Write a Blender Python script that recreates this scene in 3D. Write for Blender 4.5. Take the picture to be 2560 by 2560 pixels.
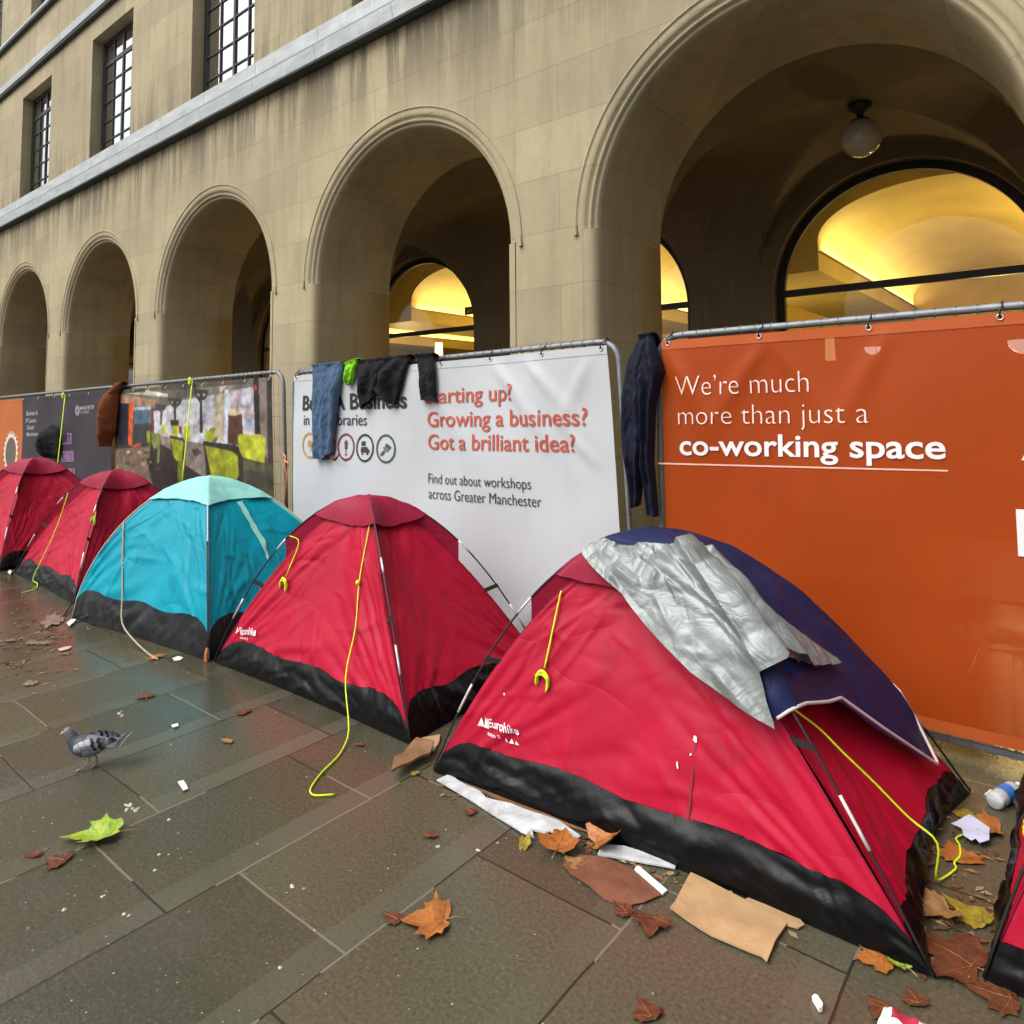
import bpy, bmesh, math, random
from mathutils import Vector, Matrix, noise
for o in list(bpy.data.objects): bpy.data.objects.remove(o)
sc = bpy.context.scene
C = sc.collection
random.seed(7)
R = math.radians

# ------------------------------------------------------------------ camera
H = 1.6
FPX, PPX, PPY = 1750.44, 1289.63, 902.70          # focal length and principal point, pixels of a 2560 frame
CR = Vector((0.77953812, 0.62627860, -0.00976876))  # camera right
CU = Vector((0.04927936, -0.04577596, 0.99773549))  # camera up
CF = Vector((-0.62441321, 0.77825425, 0.06654672))  # camera forward
cd = bpy.data.cameras.new('camera'); cam = bpy.data.objects.new('camera', cd); C.objects.link(cam)
m = Matrix((CR, CU, -CF)).transposed().to_4x4(); m.translation = (0, 0, H)
cam.matrix_world = m
cd.sensor_fit = 'HORIZONTAL'; cd.sensor_width = 36.0
cd.lens = FPX / 2560 * 36.0
cd.shift_x = -(PPX - 1280) / 2560
cd.shift_y = (PPY - 1280) / 2560
cd.clip_start = 0.05; cd.clip_end = 500
sc.camera = cam

# ------------------------------------------------------------------ sky, sun, exposure
SUN_EL, SUN_AZ = R(52), R(205)
w = bpy.data.worlds.new('World'); sc.world = w; w.use_nodes = True
nt = w.node_tree; nt.nodes.clear()
sky = nt.nodes.new('ShaderNodeTexSky'); sky.sky_type = 'NISHITA'; sky.sun_disc = False
sky.sun_elevation = SUN_EL; sky.sun_rotation = SUN_AZ; sky.air_density = 1.0; sky.dust_density = 6.0; sky.ozone_density = 0.6
hs = nt.nodes.new('ShaderNodeHueSaturation'); hs.inputs['Saturation'].default_value = 0.22
bg = nt.nodes.new('ShaderNodeBackground'); bg.inputs['Strength'].default_value = 0.14
out = nt.nodes.new('ShaderNodeOutputWorld')
nt.links.new(sky.outputs[0], hs.inputs['Color']); nt.links.new(hs.outputs[0], bg.inputs[0]); nt.links.new(bg.outputs[0], out.inputs[0])
sl = bpy.data.lights.new('sun', 'SUN'); sl.energy = 1.0; sl.angle = R(50); sl.color = (1.0, 0.97, 0.92)
so = bpy.data.objects.new('sun', sl); C.objects.link(so)
sd = Vector((math.sin(SUN_AZ) * math.cos(SUN_EL), math.cos(SUN_AZ) * math.cos(SUN_EL), math.sin(SUN_EL)))
so.rotation_euler = (-sd).to_track_quat('-Z', 'Y').to_euler()
sc.view_settings.view_transform = 'Standard'; sc.view_settings.look = 'None'
sc.view_settings.exposure = 0.55; sc.view_settings.gamma = 1.0

# ------------------------------------------------------------------ survey helpers
def ray(u, v):
    return CR * ((u - PPX) / FPX) - CU * ((v - PPY) / FPX) + CF
def ground(u, v, z=0.0):
    d = ray(u, v); t = (z - H) / d.z
    return Vector((0, 0, H)) + d * t
def plane(u, v, D):
    d = ray(u, v)
    return Vector((0, 0, H)) + d * (D / d.y)
def lerp(a, b, t): return a + (b - a) * t
def fbm(p, o=3):
    return noise.fractal(Vector(p), 0.8, 2.0, o)

# ------------------------------------------------------------------ object helpers
def link(name, me, mat=None, parent=None):
    o = bpy.data.objects.new(name, me); C.objects.link(o)
    if mat is not None:
        for mm in (mat if isinstance(mat, (list, tuple)) else [mat]): me.materials.append(mm)
    if parent is not None: o.parent = parent
    return o
def tag(o, label=None, cat=None, group=None, kind=None):
    if label: o['label'] = label
    if cat: o['category'] = cat
    if group: o['group'] = group
    if kind: o['kind'] = kind
    return o
def thing(name, label, cat, group=None):
    o = bpy.data.objects.new(name, None); C.objects.link(o); o.empty_display_size = 0.1
    return tag(o, label, cat, group)
def smooth(me, ang=None):
    for p in me.polygons: p.use_smooth = True
class MB:
    """collects geometry for ONE mesh"""
    def __init__(self): self.v = []; self.f = []; self.c = []; self.mi = []
    def add(self, vs, fs, col=None, mi=0):
        n = len(self.v); self.v += [tuple(p) for p in vs]
        for q in fs: self.f.append([i + n for i in q]); self.c.append(col); self.mi.append(mi)
    def box(self, a, b, col=None, mi=0):
        x0, y0, z0 = a; x1, y1, z1 = b
        vs = [(x0,y0,z0),(x1,y0,z0),(x1,y1,z0),(x0,y1,z0),(x0,y0,z1),(x1,y0,z1),(x1,y1,z1),(x0,y1,z1)]
        self.add(vs, [(0,3,2,1),(4,5,6,7),(0,1,5,4),(1,2,6,5),(2,3,7,6),(3,0,4,7)], col, mi)
    def tube(self, pts, r, n=8, closed=False, cap=True, mi=0):
        pts = [Vector(p) for p in pts]; k = len(pts)
        rr = r if isinstance(r, (list, tuple)) else [r] * k
        up = Vector((0.13, 0.37, 0.92)).normalized(); vs = []
        side = None
        for i, p in enumerate(pts):
            a = pts[(i - 1) % k] if (closed or i > 0) else p
            b = pts[(i + 1) % k] if (closed or i < k - 1) else p
            t = (b - a)
            if t.length < 1e-9: t = Vector((0, 0, 1))
            t.normalize()
            if side is None: side = t.cross(up); 
            side = side - t * side.dot(t)
            if side.length < 1e-6: side = t.orthogonal()
            side.normalize(); nn = t.cross(side)
            for j in range(n):
                an = 2 * math.pi * j / n
                vs.append(p + (side * math.cos(an) + nn * math.sin(an)) * rr[i])
        fs = []
        for i in range(k if closed else k - 1):
            i2 = (i + 1) % k
            for j in range(n):
                j2 = (j + 1) % n
                fs.append((i * n + j, i * n + j2, i2 * n + j2, i2 * n + j))
        if cap and not closed:
            fs.append(tuple(reversed(range(n)))); fs.append(tuple(range((k - 1) * n, k * n)))
        self.add(vs, fs, None, mi)
    def grid(self, rows, col=None, mi=0, wrap=False):
        nr = len(rows); nc = len(rows[0]); vs = [p for r in rows for p in r]; fs = []
        for i in range(nr - 1):
            for j in range(nc if wrap else nc - 1):
                j2 = (j + 1) % nc
                fs.append((i * nc + j, i * nc + j2, (i + 1) * nc + j2, (i + 1) * nc + j))
        self.add(vs, fs, col, mi)
    def build(self, name, mat, parent=None, sm=False, merge=False):
        me = bpy.data.meshes.new(name); me.from_pydata(self.v, [], self.f); me.update()
        if any(c is not None for c in self.c):
            at = me.color_attributes.new('col', 'FLOAT_COLOR', 'CORNER'); i = 0
            for p in me.polygons:
                c = self.c[p.index] or (0.5, 0.5, 0.5)
                for li in p.loop_indices: at.data[li].color = (*c, 1)
        for p in me.polygons: p.material_index = self.mi[p.index]
        if merge:
            bm = bmesh.new(); bm.from_mesh(me); bmesh.ops.remove_doubles(bm, verts=bm.verts, dist=0.0008)
            bmesh.ops.recalc_face_normals(bm, faces=bm.faces); bm.to_mesh(me); bm.free()
        if sm: smooth(me)
        return link(name, me, mat, parent)
def curve_mesh(splines, extrude=0.0):
    """filled 2-D outline with holes, extruded: returns vertices and faces"""
    cu = bpy.data.curves.new('outline', 'CURVE'); cu.dimensions = '2D'; cu.fill_mode = 'BOTH'; cu.extrude = extrude
    for s in splines:
        sp = cu.splines.new('POLY'); sp.points.add(len(s) - 1); sp.use_cyclic_u = True
        for p, q in zip(sp.points, s): p.co = (q[0], q[1], 0, 1)
    return to_mesh(cu)
def to_mesh(cu):
    ob = bpy.data.objects.new('outline', cu); C.objects.link(ob)
    bpy.context.view_layer.update(); dg = bpy.context.evaluated_depsgraph_get()
    me = bpy.data.meshes.new_from_object(ob.evaluated_get(dg))
    vs = [v.co.copy() for v in me.vertices]; fs = [tuple(p.vertices) for p in me.polygons]
    bpy.data.objects.remove(ob); bpy.data.meshes.remove(me); bpy.data.curves.remove(cu)
    return vs, fs
_tc = {}
def text_mesh(s, offset=0.0):
    k = (s, offset)
    if k not in _tc:
        cu = bpy.data.curves.new('lettering', 'FONT'); cu.body = s; cu.size = 1; cu.offset = offset; cu.fill_mode = 'FRONT'; cu.resolution_u = 4
        _tc[k] = to_mesh(cu)
    return _tc[k]

# ------------------------------------------------------------------ material helpers
def lin(r, g, b):
    f = lambda c: c / 12.92 if c <= 0.04045 else ((c + 0.055) / 1.055) ** 2.4
    return (f(r / 255), f(g / 255), f(b / 255))
def new_mat(name):
    mt = bpy.data.materials.new(name); mt.use_nodes = True
    n = mt.node_tree; b = n.nodes['Principled BSDF']
    return mt, n, b
def node(n, typ, **kw):
    x = n.nodes.new(typ)
    for k, v in kw.items():
        if k in ('operation', 'blend_type', 'data_type', 'noise_dimensions', 'layer_name', 'offset', 'offset_frequency', 'bands_direction', 'wave_type', 'feature'): setattr(x, k, v)
        else: x.inputs[k.replace('_', ' ')].default_value = v
    return x
def mixc(n, fac, a, b, bt='MIX'):
    x = n.nodes.new('ShaderNodeMix'); x.data_type = 'RGBA'; x.blend_type = bt
    for sock, val in ((x.inputs[0], fac), (x.inputs[6], a), (x.inputs[7], b)):
        if hasattr(val, 'is_output'): n.links.new(val, sock)
        elif isinstance(val, (tuple, list)): sock.default_value = (*val[:3], 1)
        else: sock.default_value = val
    return x.outputs[2]
def mathn(n, op, a, b=None, c=None, clamp=False):
    x = n.nodes.new('ShaderNodeMath'); x.operation = op; x.use_clamp = clamp
    for i, val in enumerate((a, b, c)):
        if val is None: continue
        if hasattr(val, 'is_output'): n.links.new(val, x.inputs[i])
        else: x.inputs[i].default_value = val
    return x.outputs[0]
def ramp(n, src, lo, hi, a=0.0, b=1.0):
    x = n.nodes.new('ShaderNodeMapRange'); n.links.new(src, x.inputs[0])
    for i, v in enumerate((lo, hi, a, b)): x.inputs[i + 1].default_value = v
    return x.outputs[0]
def coords(n, scale=(1, 1, 1), rot=(0, 0, 0), loc=(0, 0, 0), kind='Object'):
    t = n.nodes.new('ShaderNodeTexCoord'); mp = n.nodes.new('ShaderNodeMapping')
    mp.inputs['Scale'].default_value = scale; mp.inputs['Rotation'].default_value = rot; mp.inputs['Location'].default_value = loc
    n.links.new(t.outputs[kind], mp.inputs[0]); return mp.outputs[0]
def noisen(n, vec, scale, detail=4, rough=0.55, dist=0.0):
    x = n.nodes.new('ShaderNodeTexNoise'); x.inputs['Scale'].default_value = scale; x.inputs['Detail'].default_value = detail
    x.inputs['Roughness'].default_value = rough; x.inputs['Distortion'].default_value = dist
    n.links.new(vec, x.inputs['Vector']); return x.outputs['Fac']
def bumpn(n, b, h, strength=0.3, dist=0.01):
    x = n.nodes.new('ShaderNodeBump'); x.inputs['Strength'].default_value = strength; x.inputs['Distance'].default_value = dist
    n.links.new(h, x.inputs['Height']); n.links.new(x.outputs[0], b.inputs['Normal']); return x
def plain(name, col, rough=0.5, metal=0.0, var=0.15, scale=6.0, bump=0.0, bscale=40.0, spec=0.5, sheen=0.0, stretch=(1, 1, 1)):
    mt, n, b = new_mat(name); v = coords(n, stretch)
    f = noisen(n, v, scale, 5)
    c = mixc(n, ramp(n, f, 0.3, 0.7), tuple(x * (1 - var) for x in col), tuple(min(1, x * (1 + var)) for x in col))
    n.links.new(c, b.inputs['Base Color']); b.inputs['Roughness'].default_value = rough; b.inputs['Metallic'].default_value = metal
    b.inputs['Specular IOR Level'].default_value = spec; b.inputs['Sheen Weight'].default_value = sheen
    if bump: bumpn(n, b, noisen(n, v, bscale, 4), bump, 0.01)
    return mt
# ------------------------------------------------------------------ materials
def stone(name, col=(0.385, 0.33, 0.212), joints=True, streak=1.0, dark=1.0):
    mt, n, b = new_mat(name)
    v = coords(n)
    tc = n.nodes.new('ShaderNodeTexCoord'); sp = n.nodes.new('ShaderNodeSeparateXYZ'); n.links.new(tc.outputs['Object'], sp.inputs[0])
    big = noisen(n, v, 0.55, 4); fine = noisen(n, v, 9, 6, 0.7)
    c = mixc(n, ramp(n, big, 0.3, 0.7), tuple(x * 0.86 * dark for x in col), tuple(x * 1.15 * dark for x in col))
    c = mixc(n, ramp(n, fine, 0.3, 0.75, 0, 0.35), c, tuple(x * 0.72 * dark for x in col))
    st = noisen(n, coords(n, (3.0, 3.0, 0.28)), 1.6, 6, 0.65)
    c = mixc(n, ramp(n, st, 0.48, 0.72, 0, 0.36 * streak), c, (0.17 * dark, 0.135 * dark, 0.085 * dark))
    st2 = noisen(n, coords(n, (5.5, 5.5, 0.45), loc=(3, 1, 2)), 1.7, 5, 0.6)
    c = mixc(n, ramp(n, st2, 0.56, 0.74, 0, 0.40 * streak), c, (0.43 * dark, 0.36 * dark, 0.23 * dark))
    h = fine
    if joints:
        cb = n.nodes.new('ShaderNodeCombineXYZ')
        n.links.new(mathn(n, 'ADD', sp.outputs[0], sp.outputs[1]), cb.inputs[0]); n.links.new(sp.outputs[2], cb.inputs[1])
        wob = noisen(n, v, 1.2, 2)
        br = n.nodes.new('ShaderNodeTexBrick'); br.offset = 0.5; br.offset_frequency = 2
        for k, x in dict(Scale=1.0).items(): br.inputs[k].default_value = x
        br.inputs['Mortar Size'].default_value = 0.005; br.inputs['Mortar Smooth'].default_value = 0.3
        br.inputs['Brick Width'].default_value = 1.12; br.inputs['Row Height'].default_value = 0.56
        br.inputs['Color1'].default_value = (0.84, 0.84, 0.84, 1); br.inputs['Color2'].default_value = (1.08, 1.05, 1.0, 1); br.inputs['Mortar'].default_value = (0.62, 0.61, 0.58, 1)
        n.links.new(cb.outputs[0], br.inputs['Vector'])
        x = n.nodes.new('ShaderNodeMix'); x.data_type = 'RGBA'; x.blend_type = 'MULTIPLY'; x.inputs[0].default_value = 0.75
        n.links.new(c, x.inputs[6]); n.links.new(br.outputs['Color'], x.inputs[7]); c = x.outputs[2]
    # soot and run-off below the ledge (a stain with a shape of its own)
    soot = noisen(n, coords(n, (2.2, 2.2, 0.16), loc=(7, 0, 3)), 2.0, 6, 0.7)
    hz = ramp(n, sp.outputs[2], 5.0, 6.3, 0, 1.0)
    c = mixc(n, mathn(n, 'MULTIPLY', ramp(n, soot, 0.40, 0.56, 0, 0.9), mathn(n, 'MULTIPLY', hz, mathn(n, 'LESS_THAN', sp.outputs[2], 6.3))), c, (0.085, 0.072, 0.050))
    hz2 = ramp(n, sp.outputs[2], 8.0, 7.0, 0, 1.0)
    c = mixc(n, mathn(n, 'MULTIPLY', ramp(n, soot, 0.44, 0.60, 0, 0.75), mathn(n, 'MULTIPLY', hz2, mathn(n, 'GREATER_THAN', sp.outputs[2], 6.9))), c, (0.14, 0.12, 0.085))
    n.links.new(c, b.inputs['Base Color']); b.inputs['Roughness'].default_value = 0.82; b.inputs['Specular IOR Level'].default_value = 0.25
    bumpn(n, b, mathn(n, 'ADD', fine, mathn(n, 'MULTIPLY', noisen(n, v, 60, 3), 0.5)), 0.25, 0.012)
    return mt
M = {}
M['stone'] = stone('facade_stone')
M['stone_plain'] = stone('moulding_stone', joints=False, streak=0.6)
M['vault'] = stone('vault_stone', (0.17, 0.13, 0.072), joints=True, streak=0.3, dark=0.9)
def leadmat():
    mt, n, b = new_mat('weathered_lead'); v = coords(n, (1, 1, 1))
    f = noisen(n, coords(n, (0.8, 1, 3)), 2.2, 5, 0.6); g = noisen(n, coords(n, (2.5, 1, .5), loc=(4, 0, 0)), 3, 5, .65)
    c = mixc(n, ramp(n, f, .3, .7), (0.235, 0.262, 0.268), (0.40, 0.435, 0.44)); c = mixc(n, ramp(n, g, .55, .72, 0, .5), c, (0.50, 0.53, 0.53))
    gr = noisen(n, coords(n, (1, 1, 1), loc=(9, 3, 1)), 0.6, 3); c = mixc(n, ramp(n, gr, .55, .7, 0, .45), c, (0.25, 0.285, 0.20))
    tc = n.nodes.new('ShaderNodeTexCoord'); sp = n.nodes.new('ShaderNodeSeparateXYZ'); n.links.new(tc.outputs['Object'], sp.inputs[0])
    fr = mathn(n, 'FRACT', mathn(n, 'DIVIDE', mathn(n, 'ADD', sp.outputs[0], mathn(n, 'MULTIPLY', sp.outputs[2], 0.25)), 1.55))
    c = mixc(n, mathn(n, 'MULTIPLY', mathn(n, 'LESS_THAN', fr, 0.012), .6), c, (0.10, 0.11, 0.10))
    n.links.new(c, b.inputs['Base Color']); b.inputs['Roughness'].default_value = 0.40; b.inputs['Specular IOR Level'].default_value = 0.6
    bumpn(n, b, f, 0.15, 0.03); return mt
M['lead'] = leadmat()
M['leaddark'] = plain('lead_groove', (0.11, 0.125, 0.125), 0.6, 0, 0.2, 3)
M['soffit'] = plain('shaded_soffit', (0.045, 0.05, 0.045), 0.8, 0, 0.3, 2)  # shadow under the ledges put into the colour as a dark strip
M['iron'] = plain('black_window_iron', (0.018, 0.018, 0.022), 0.45, 0, 0.2, 5)
def glass(name, tint, refl):
    mt, n, b = new_mat(name); n.nodes.remove(b)
    g = n.nodes.new('ShaderNodeBsdfGlossy'); g.inputs['Roughness'].default_value = 0.015; g.inputs['Color'].default_value = (0.95, 0.97, 1, 1)
    t = n.nodes.new('ShaderNodeBsdfTransparent'); t.inputs[0].default_value = (*tint, 1)
    fr = n.nodes.new('ShaderNodeFresnel'); fr.inputs['IOR'].default_value = refl
    mx = n.nodes.new('ShaderNodeMixShader'); n.links.new(fr.outputs[0], mx.inputs[0]); n.links.new(t.outputs[0], mx.inputs[1]); n.links.new(g.outputs[0], mx.inputs[2])
    v = coords(n); bp = n.nodes.new('ShaderNodeBump'); bp.inputs['Strength'].default_value = 0.05; bp.inputs['Distance'].default_value = 0.02
    n.links.new(noisen(n, v, 2.5, 2), bp.inputs['Height']); n.links.new(bp.outputs[0], g.inputs['Normal'])
    n.links.new(mx.outputs[0], n.nodes['Material Output'].inputs[0])
    return mt
M['glass'] = glass('hall_glass', (0.93, 0.93, 0.90), 1.45)
def upper_glass():
    mt, n, b = new_mat('upper_window_glass')
    b.inputs['Base Color'].default_value = (0.80, 0.83, 0.85, 1); b.inputs['Metallic'].default_value = 1.0; b.inputs['Roughness'].default_value = 0.03
    bumpn(n, b, noisen(n, coords(n), 1.3, 2), 0.03, 0.05)
    return mt
M['upglass'] = upper_glass()
M['plaster'] = plain('golden_plaster', (0.62, 0.49, 0.17), 0.55, 0, 0.10, 1.2, 0.1, 6)
M['plasterdk'] = plain('ochre_plaster', (0.46, 0.33, 0.09), 0.6, 0, 0.12, 1.5)
M['hallfloor'] = plain('hall_floor', (0.20, 0.13, 0.06), 0.4, 0, 0.2, 2)
M['bronze'] = plain('dark_bronze', (0.02, 0.017, 0.013), 0.5, 0.4, 0.2, 5)
def emit(name, col, st):
    mt, n, b = new_mat(name)
    b.inputs['Base Color'].default_value = (*col, 1); b.inputs['Emission Color'].default_value = (*col, 1); b.inputs['Emission Strength'].default_value = st
    return mt
M['shade_lit'] = emit('lit_lamp_shade', (1.0, 0.72, 0.30), 2.6)
M['bulb_white'] = emit('lit_white_lamp', (1.0, 0.95, 0.85), 3.5)
M['opal'] = plain('unlit_opal_glass', (0.42, 0.37, 0.29), 0.12, 0, 0.05, 3)
# galvanised fence, banner vinyl
M['galv'] = plain('galvanised_tube', (0.21, 0.225, 0.24), 0.5, 0.3, 0.2, 14, 0.1, 30)
M['wire'] = plain('fence_wire', (0.30, 0.31, 0.32), 0.45, 0.7, 0.2, 20)
M['tie'] = plain('black_cable_tie', (0.012, 0.012, 0.014), 0.5, 0, 0.1, 10)
M['eyelet'] = plain('brass_eyelet', (0.55, 0.52, 0.46), 0.3, 0.9, 0.1, 10)
def vinyl(name, col, thin=0.0, var=0.06):
    mt, n, b = new_mat(name); v = coords(n)
    f = noisen(n, v, 1.1, 4)
    c = mixc(n, ramp(n, f, 0.3, 0.7), tuple(x * (1 - var) for x in col), tuple(min(1, x * (1 + var)) for x in col))
    dirt = noisen(n, coords(n, (2, 2, 0.5)), 2.2, 6, 0.7)
    c = mixc(n, ramp(n, dirt, 0.55, 0.8, 0, 0.18), c, tuple(x * 0.6 for x in col))
    n.links.new(c, b.inputs['Base Color']); b.inputs['Roughness'].default_value = 0.5; b.inputs['Specular IOR Level'].default_value = 0.22
    weave = n.nodes.new('ShaderNodeTexNoise'); weave.inputs['Scale'].default_value = 220; n.links.new(v, weave.inputs['Vector'])
    bumpn(n, b, mathn(n, 'ADD', mathn(n, 'MULTIPLY', weave.outputs[0], 0.06), noisen(n, v, 5, 3)), 0.12, 0.02)
    if thin:
        tr = n.nodes.new('ShaderNodeBsdfTransparent'); mx = n.nodes.new('ShaderNodeMixShader'); mx.inputs[0].default_value = thin
        n.links.new(b.outputs[0], mx.inputs[1]); n.links.new(tr.outputs[0], mx.inputs[2]); n.links.new(mx.outputs[0], n.nodes['Material Output'].inputs[0])
    return mt
M['v_orange'] = vinyl('orange_mesh_vinyl', (0.315, 0.042, 0.001), 0.06)
M['v_orange2'] = vinyl('orange_vinyl', (0.44, 0.115, 0.028))
M['v_white'] = vinyl('white_vinyl', (0.47, 0.495, 0.515))
M['v_dark'] = vinyl('charcoal_purple_vinyl', (0.036, 0.031, 0.040))
M['v_photo'] = vinyl('printed_photo_vinyl', (0.09, 0.075, 0.06))
def ink(name, col, rough=0.45):
    return plain(name, col, rough, 0, 0.05, 5)
M['ink_black'] = ink('black_ink', (0.018, 0.018, 0.022))
M['ink_red'] = ink('brick_red_ink', (0.45, 0.075, 0.04))
M['ink_white'] = ink('white_ink', (0.74, 0.72, 0.72))
M['ink_pink'] = ink('pale_ink', (0.80, 0.62, 0.55))
M['ink_grey'] = ink('grey_ink', (0.36, 0.36, 0.39))
def vcol(name, rough=0.45):
    mt, n, b = new_mat(name); a = n.nodes.new('ShaderNodeVertexColor'); a.layer_name = 'col'
    f = noisen(n, coords(n), 14, 5, 0.7)
    c = mixc(n, ramp(n, f, 0.3, 0.7, 0, 0.3), a.outputs[0], (0.12, 0.10, 0.085))
    n.links.new(c, b.inputs['Base Color']); b.inputs['Roughness'].default_value = rough
    return mt
M['print'] = vcol('printed_colours')
def pvcol():
    mt, n, b = new_mat('printed_photograph'); a = n.nodes.new('ShaderNodeVertexColor'); a.layer_name = 'col'
    n.links.new(a.outputs[0], b.inputs['Base Color']); b.inputs['Roughness'].default_value = 0.5; b.inputs['Specular IOR Level'].default_value = 0.22; return mt
M['photoprint'] = pvcol()

# ------------------------------------------------------------------ pavement
def paving():
    mt, n, b = new_mat('wet_york_stone')
    tc = n.nodes.new('ShaderNodeTexCoord'); sp = n.nodes.new('ShaderNodeSeparateXYZ'); n.links.new(tc.outputs['Object'], sp.inputs[0])
    v = coords(n)
    cb = n.nodes.new('ShaderNodeCombineXYZ')
    wob = mathn(n, 'MULTIPLY', mathn(n, 'SUBTRACT', noisen(n, v, 3.0, 3), 0.5), 0.016)
    n.links.new(mathn(n, 'ADD', mathn(n, 'ADD', sp.outputs[1], -1.370 + 0.83 * 10), wob), cb.inputs[0])
    n.links.new(mathn(n, 'ADD', mathn(n, 'ADD', sp.outputs[0], 1.765 + 0.59 * 40), wob), cb.inputs[1])
    br = n.nodes.new('ShaderNodeTexBrick'); br.offset = 0.30; br.offset_frequency = 2
    br.inputs['Scale'].default_value = 1.0; br.inputs['Mortar Size'].default_value = 0.0048; br.inputs['Mortar Smooth'].default_value = 0.3
    br.inputs['Brick Width'].default_value = 0.83; br.inputs['Row Height'].default_value = 0.59; br.inputs['Bias'].default_value = 0.0
    br.inputs['Color1'].default_value = (0, 0, 0, 1); br.inputs['Color2'].default_value = (1, 1, 1, 1); br.inputs['Mortar'].default_value = (0.5, 0.5, 0.5, 1)
    n.links.new(cb.outputs[0], br.inputs['Vector'])
    tone = br.outputs['Color']; mort = br.outputs['Fac']
    c = mixc(n, tone, (0.052, 0.049, 0.029), (0.094, 0.086, 0.051))
    pat = noisen(n, v, 1.3, 5, 0.6)
    c = mixc(n, ramp(n, pat, 0.50, 0.68, 0, 0.55), c, (0.098, 0.070, 0.048))
    grain = noisen(n, v, 75, 4, 0.75); g2 = noisen(n, coords(n, (1, 1, 1), loc=(3, 3, 0)), 26, 5, 0.7)
    c = mixc(n, ramp(n, grain, 0.48, 0.68, 0, 0.52), c, (0.020, 0.018, 0.012))
    c = mixc(n, ramp(n, grain, 0.30, 0.43, 0.5, 0), c, (0.19, 0.18, 0.13))
    # paler margin along the course line where the flags were rubbed
    fr = mathn(n, 'FRACT', mathn(n, 'DIVIDE', mathn(n, 'ADD', sp.outputs[0], 1.765 + 0.59 * 40), 0.59))
    band = mathn(n, 'MULTIPLY', mathn(n, 'GREATER_THAN', mathn(n, 'ADD', fr, mathn(n, 'MULTIPLY', mathn(n, 'SUBTRACT', noisen(n, v, 9, 3), 0.5), 0.03)), 0.80), ramp(n, noisen(n, v, 0.9, 3), 0.35, 0.6, 0.10, 0.42))
    c = mixc(n, band, c, (0.118, 0.116, 0.085))
    # joints: dark, in places filled with pale mortar
    pale = mathn(n, 'GREATER_THAN', noisen(n, v, 1.1, 2), 0.53)
    jc = mixc(n, pale, (0.020, 0.017, 0.010), (0.17, 0.155, 0.12))
    c = mixc(n, mathn(n, 'MULTIPLY', mort, 0.9), c, jc)
    specks = n.nodes.new('ShaderNodeTexVoronoi'); specks.inputs['Scale'].default_value = 16; n.links.new(v, specks.inputs['Vector'])
    spk = mathn(n, 'LESS_THAN', specks.outputs['Distance'], mathn(n, 'MULTIPLY', ramp(n, noisen(n, v, 7, 2), 0.55, 0.75), 0.13))
    c = mixc(n, mathn(n, 'MULTIPLY', spk, 0.8), c, (0.30, 0.27, 0.21))
    n.links.new(c, b.inputs['Base Color'])
    # film of water: smoother where it lies
    wet = noisen(n, coords(n, (1, 1, 1), loc=(11, 4, 0)), 1.0, 5, 0.62)
    # the strip by the tents holds more water
    strip = ramp(n, sp.outputs[1], 0.6, 2.0, 0.0, 0.20)
    wetf = ramp(n, mathn(n, 'ADD', wet, strip), 0.42, 0.66)
    n.links.new(ramp(n, wetf, 0, 1, 0.40, 0.10), b.inputs['Roughness'])
    b.inputs['Specular IOR Level'].default_value = 0.52
    b.inputs['Coat Weight'].default_value = 0.0
    ht = mathn(n, 'ADD', mathn(n, 'MULTIPLY', grain, 0.5), mathn(n, 'MULTIPLY', g2, 0.8))
    ht = mathn(n, 'SUBTRACT', ht, mathn(n, 'MULTIPLY', mort, 0.9))
    bp = bumpn(n, b, ht, 0.5, 0.012)
    n.links.new(ramp(n, wetf, 0, 1, 0.60, 0.13), bp.inputs['Strength'])
    return mt
M['paving'] = paving()
mb = MB(); mb.add([(-90, -60, 0), (60, -60, 0), (60, 60, 0), (-90, 60, 0)], [(0, 1, 2, 3)])
pv = mb.build('pavement', M['paving']); tag(pv, 'wet stone flag pavement in front of the arcade', kind='structure')

# ------------------------------------------------------------------ arcaded building
bld = thing('stone_building', 'long tan stone building with an arcade of round arches behind the banner fence', 'building')
BAY = 4.47; AX = -1.83; RI = 1.68; ZS = 3.31; RH = 1.80
YF, YB = 5.6, 6.93; X0, X1 = -36.0, 9.2
arch_x = [AX + BAY * k for k in range(-7, 3) if X0 + 2.2 < AX + BAY * k < X1 - 2.2]
def to_xz(vs, y): return [(p[0], y - p[2], p[1]) for p in vs]
outl = [(X0, 0)]
for cx in arch_x:
    outl.append((cx - RH, 0))
    for i in range(49):
        a = math.pi - math.pi * i / 48; outl.append((cx + RH * math.cos(a), ZS + RH * math.sin(a)))
    outl.append((cx + RH, 0))
outl += [(X1, 0), (X1, 6.29), (X0, 6.29)]
vs, fs = curve_mesh([outl], (YB - YF) / 2)
mb = MB(); mb.add(to_xz(vs, (YF + YB) / 2), fs)
wl = mb.build('wall', M['stone'], bld, merge=True)
bv = wl.modifiers.new('soft_edges', 'BEVEL'); bv.width = 0.035; bv.segments = 3; bv.limit_method = 'ANGLE'; bv.angle_limit = R(60)
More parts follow.
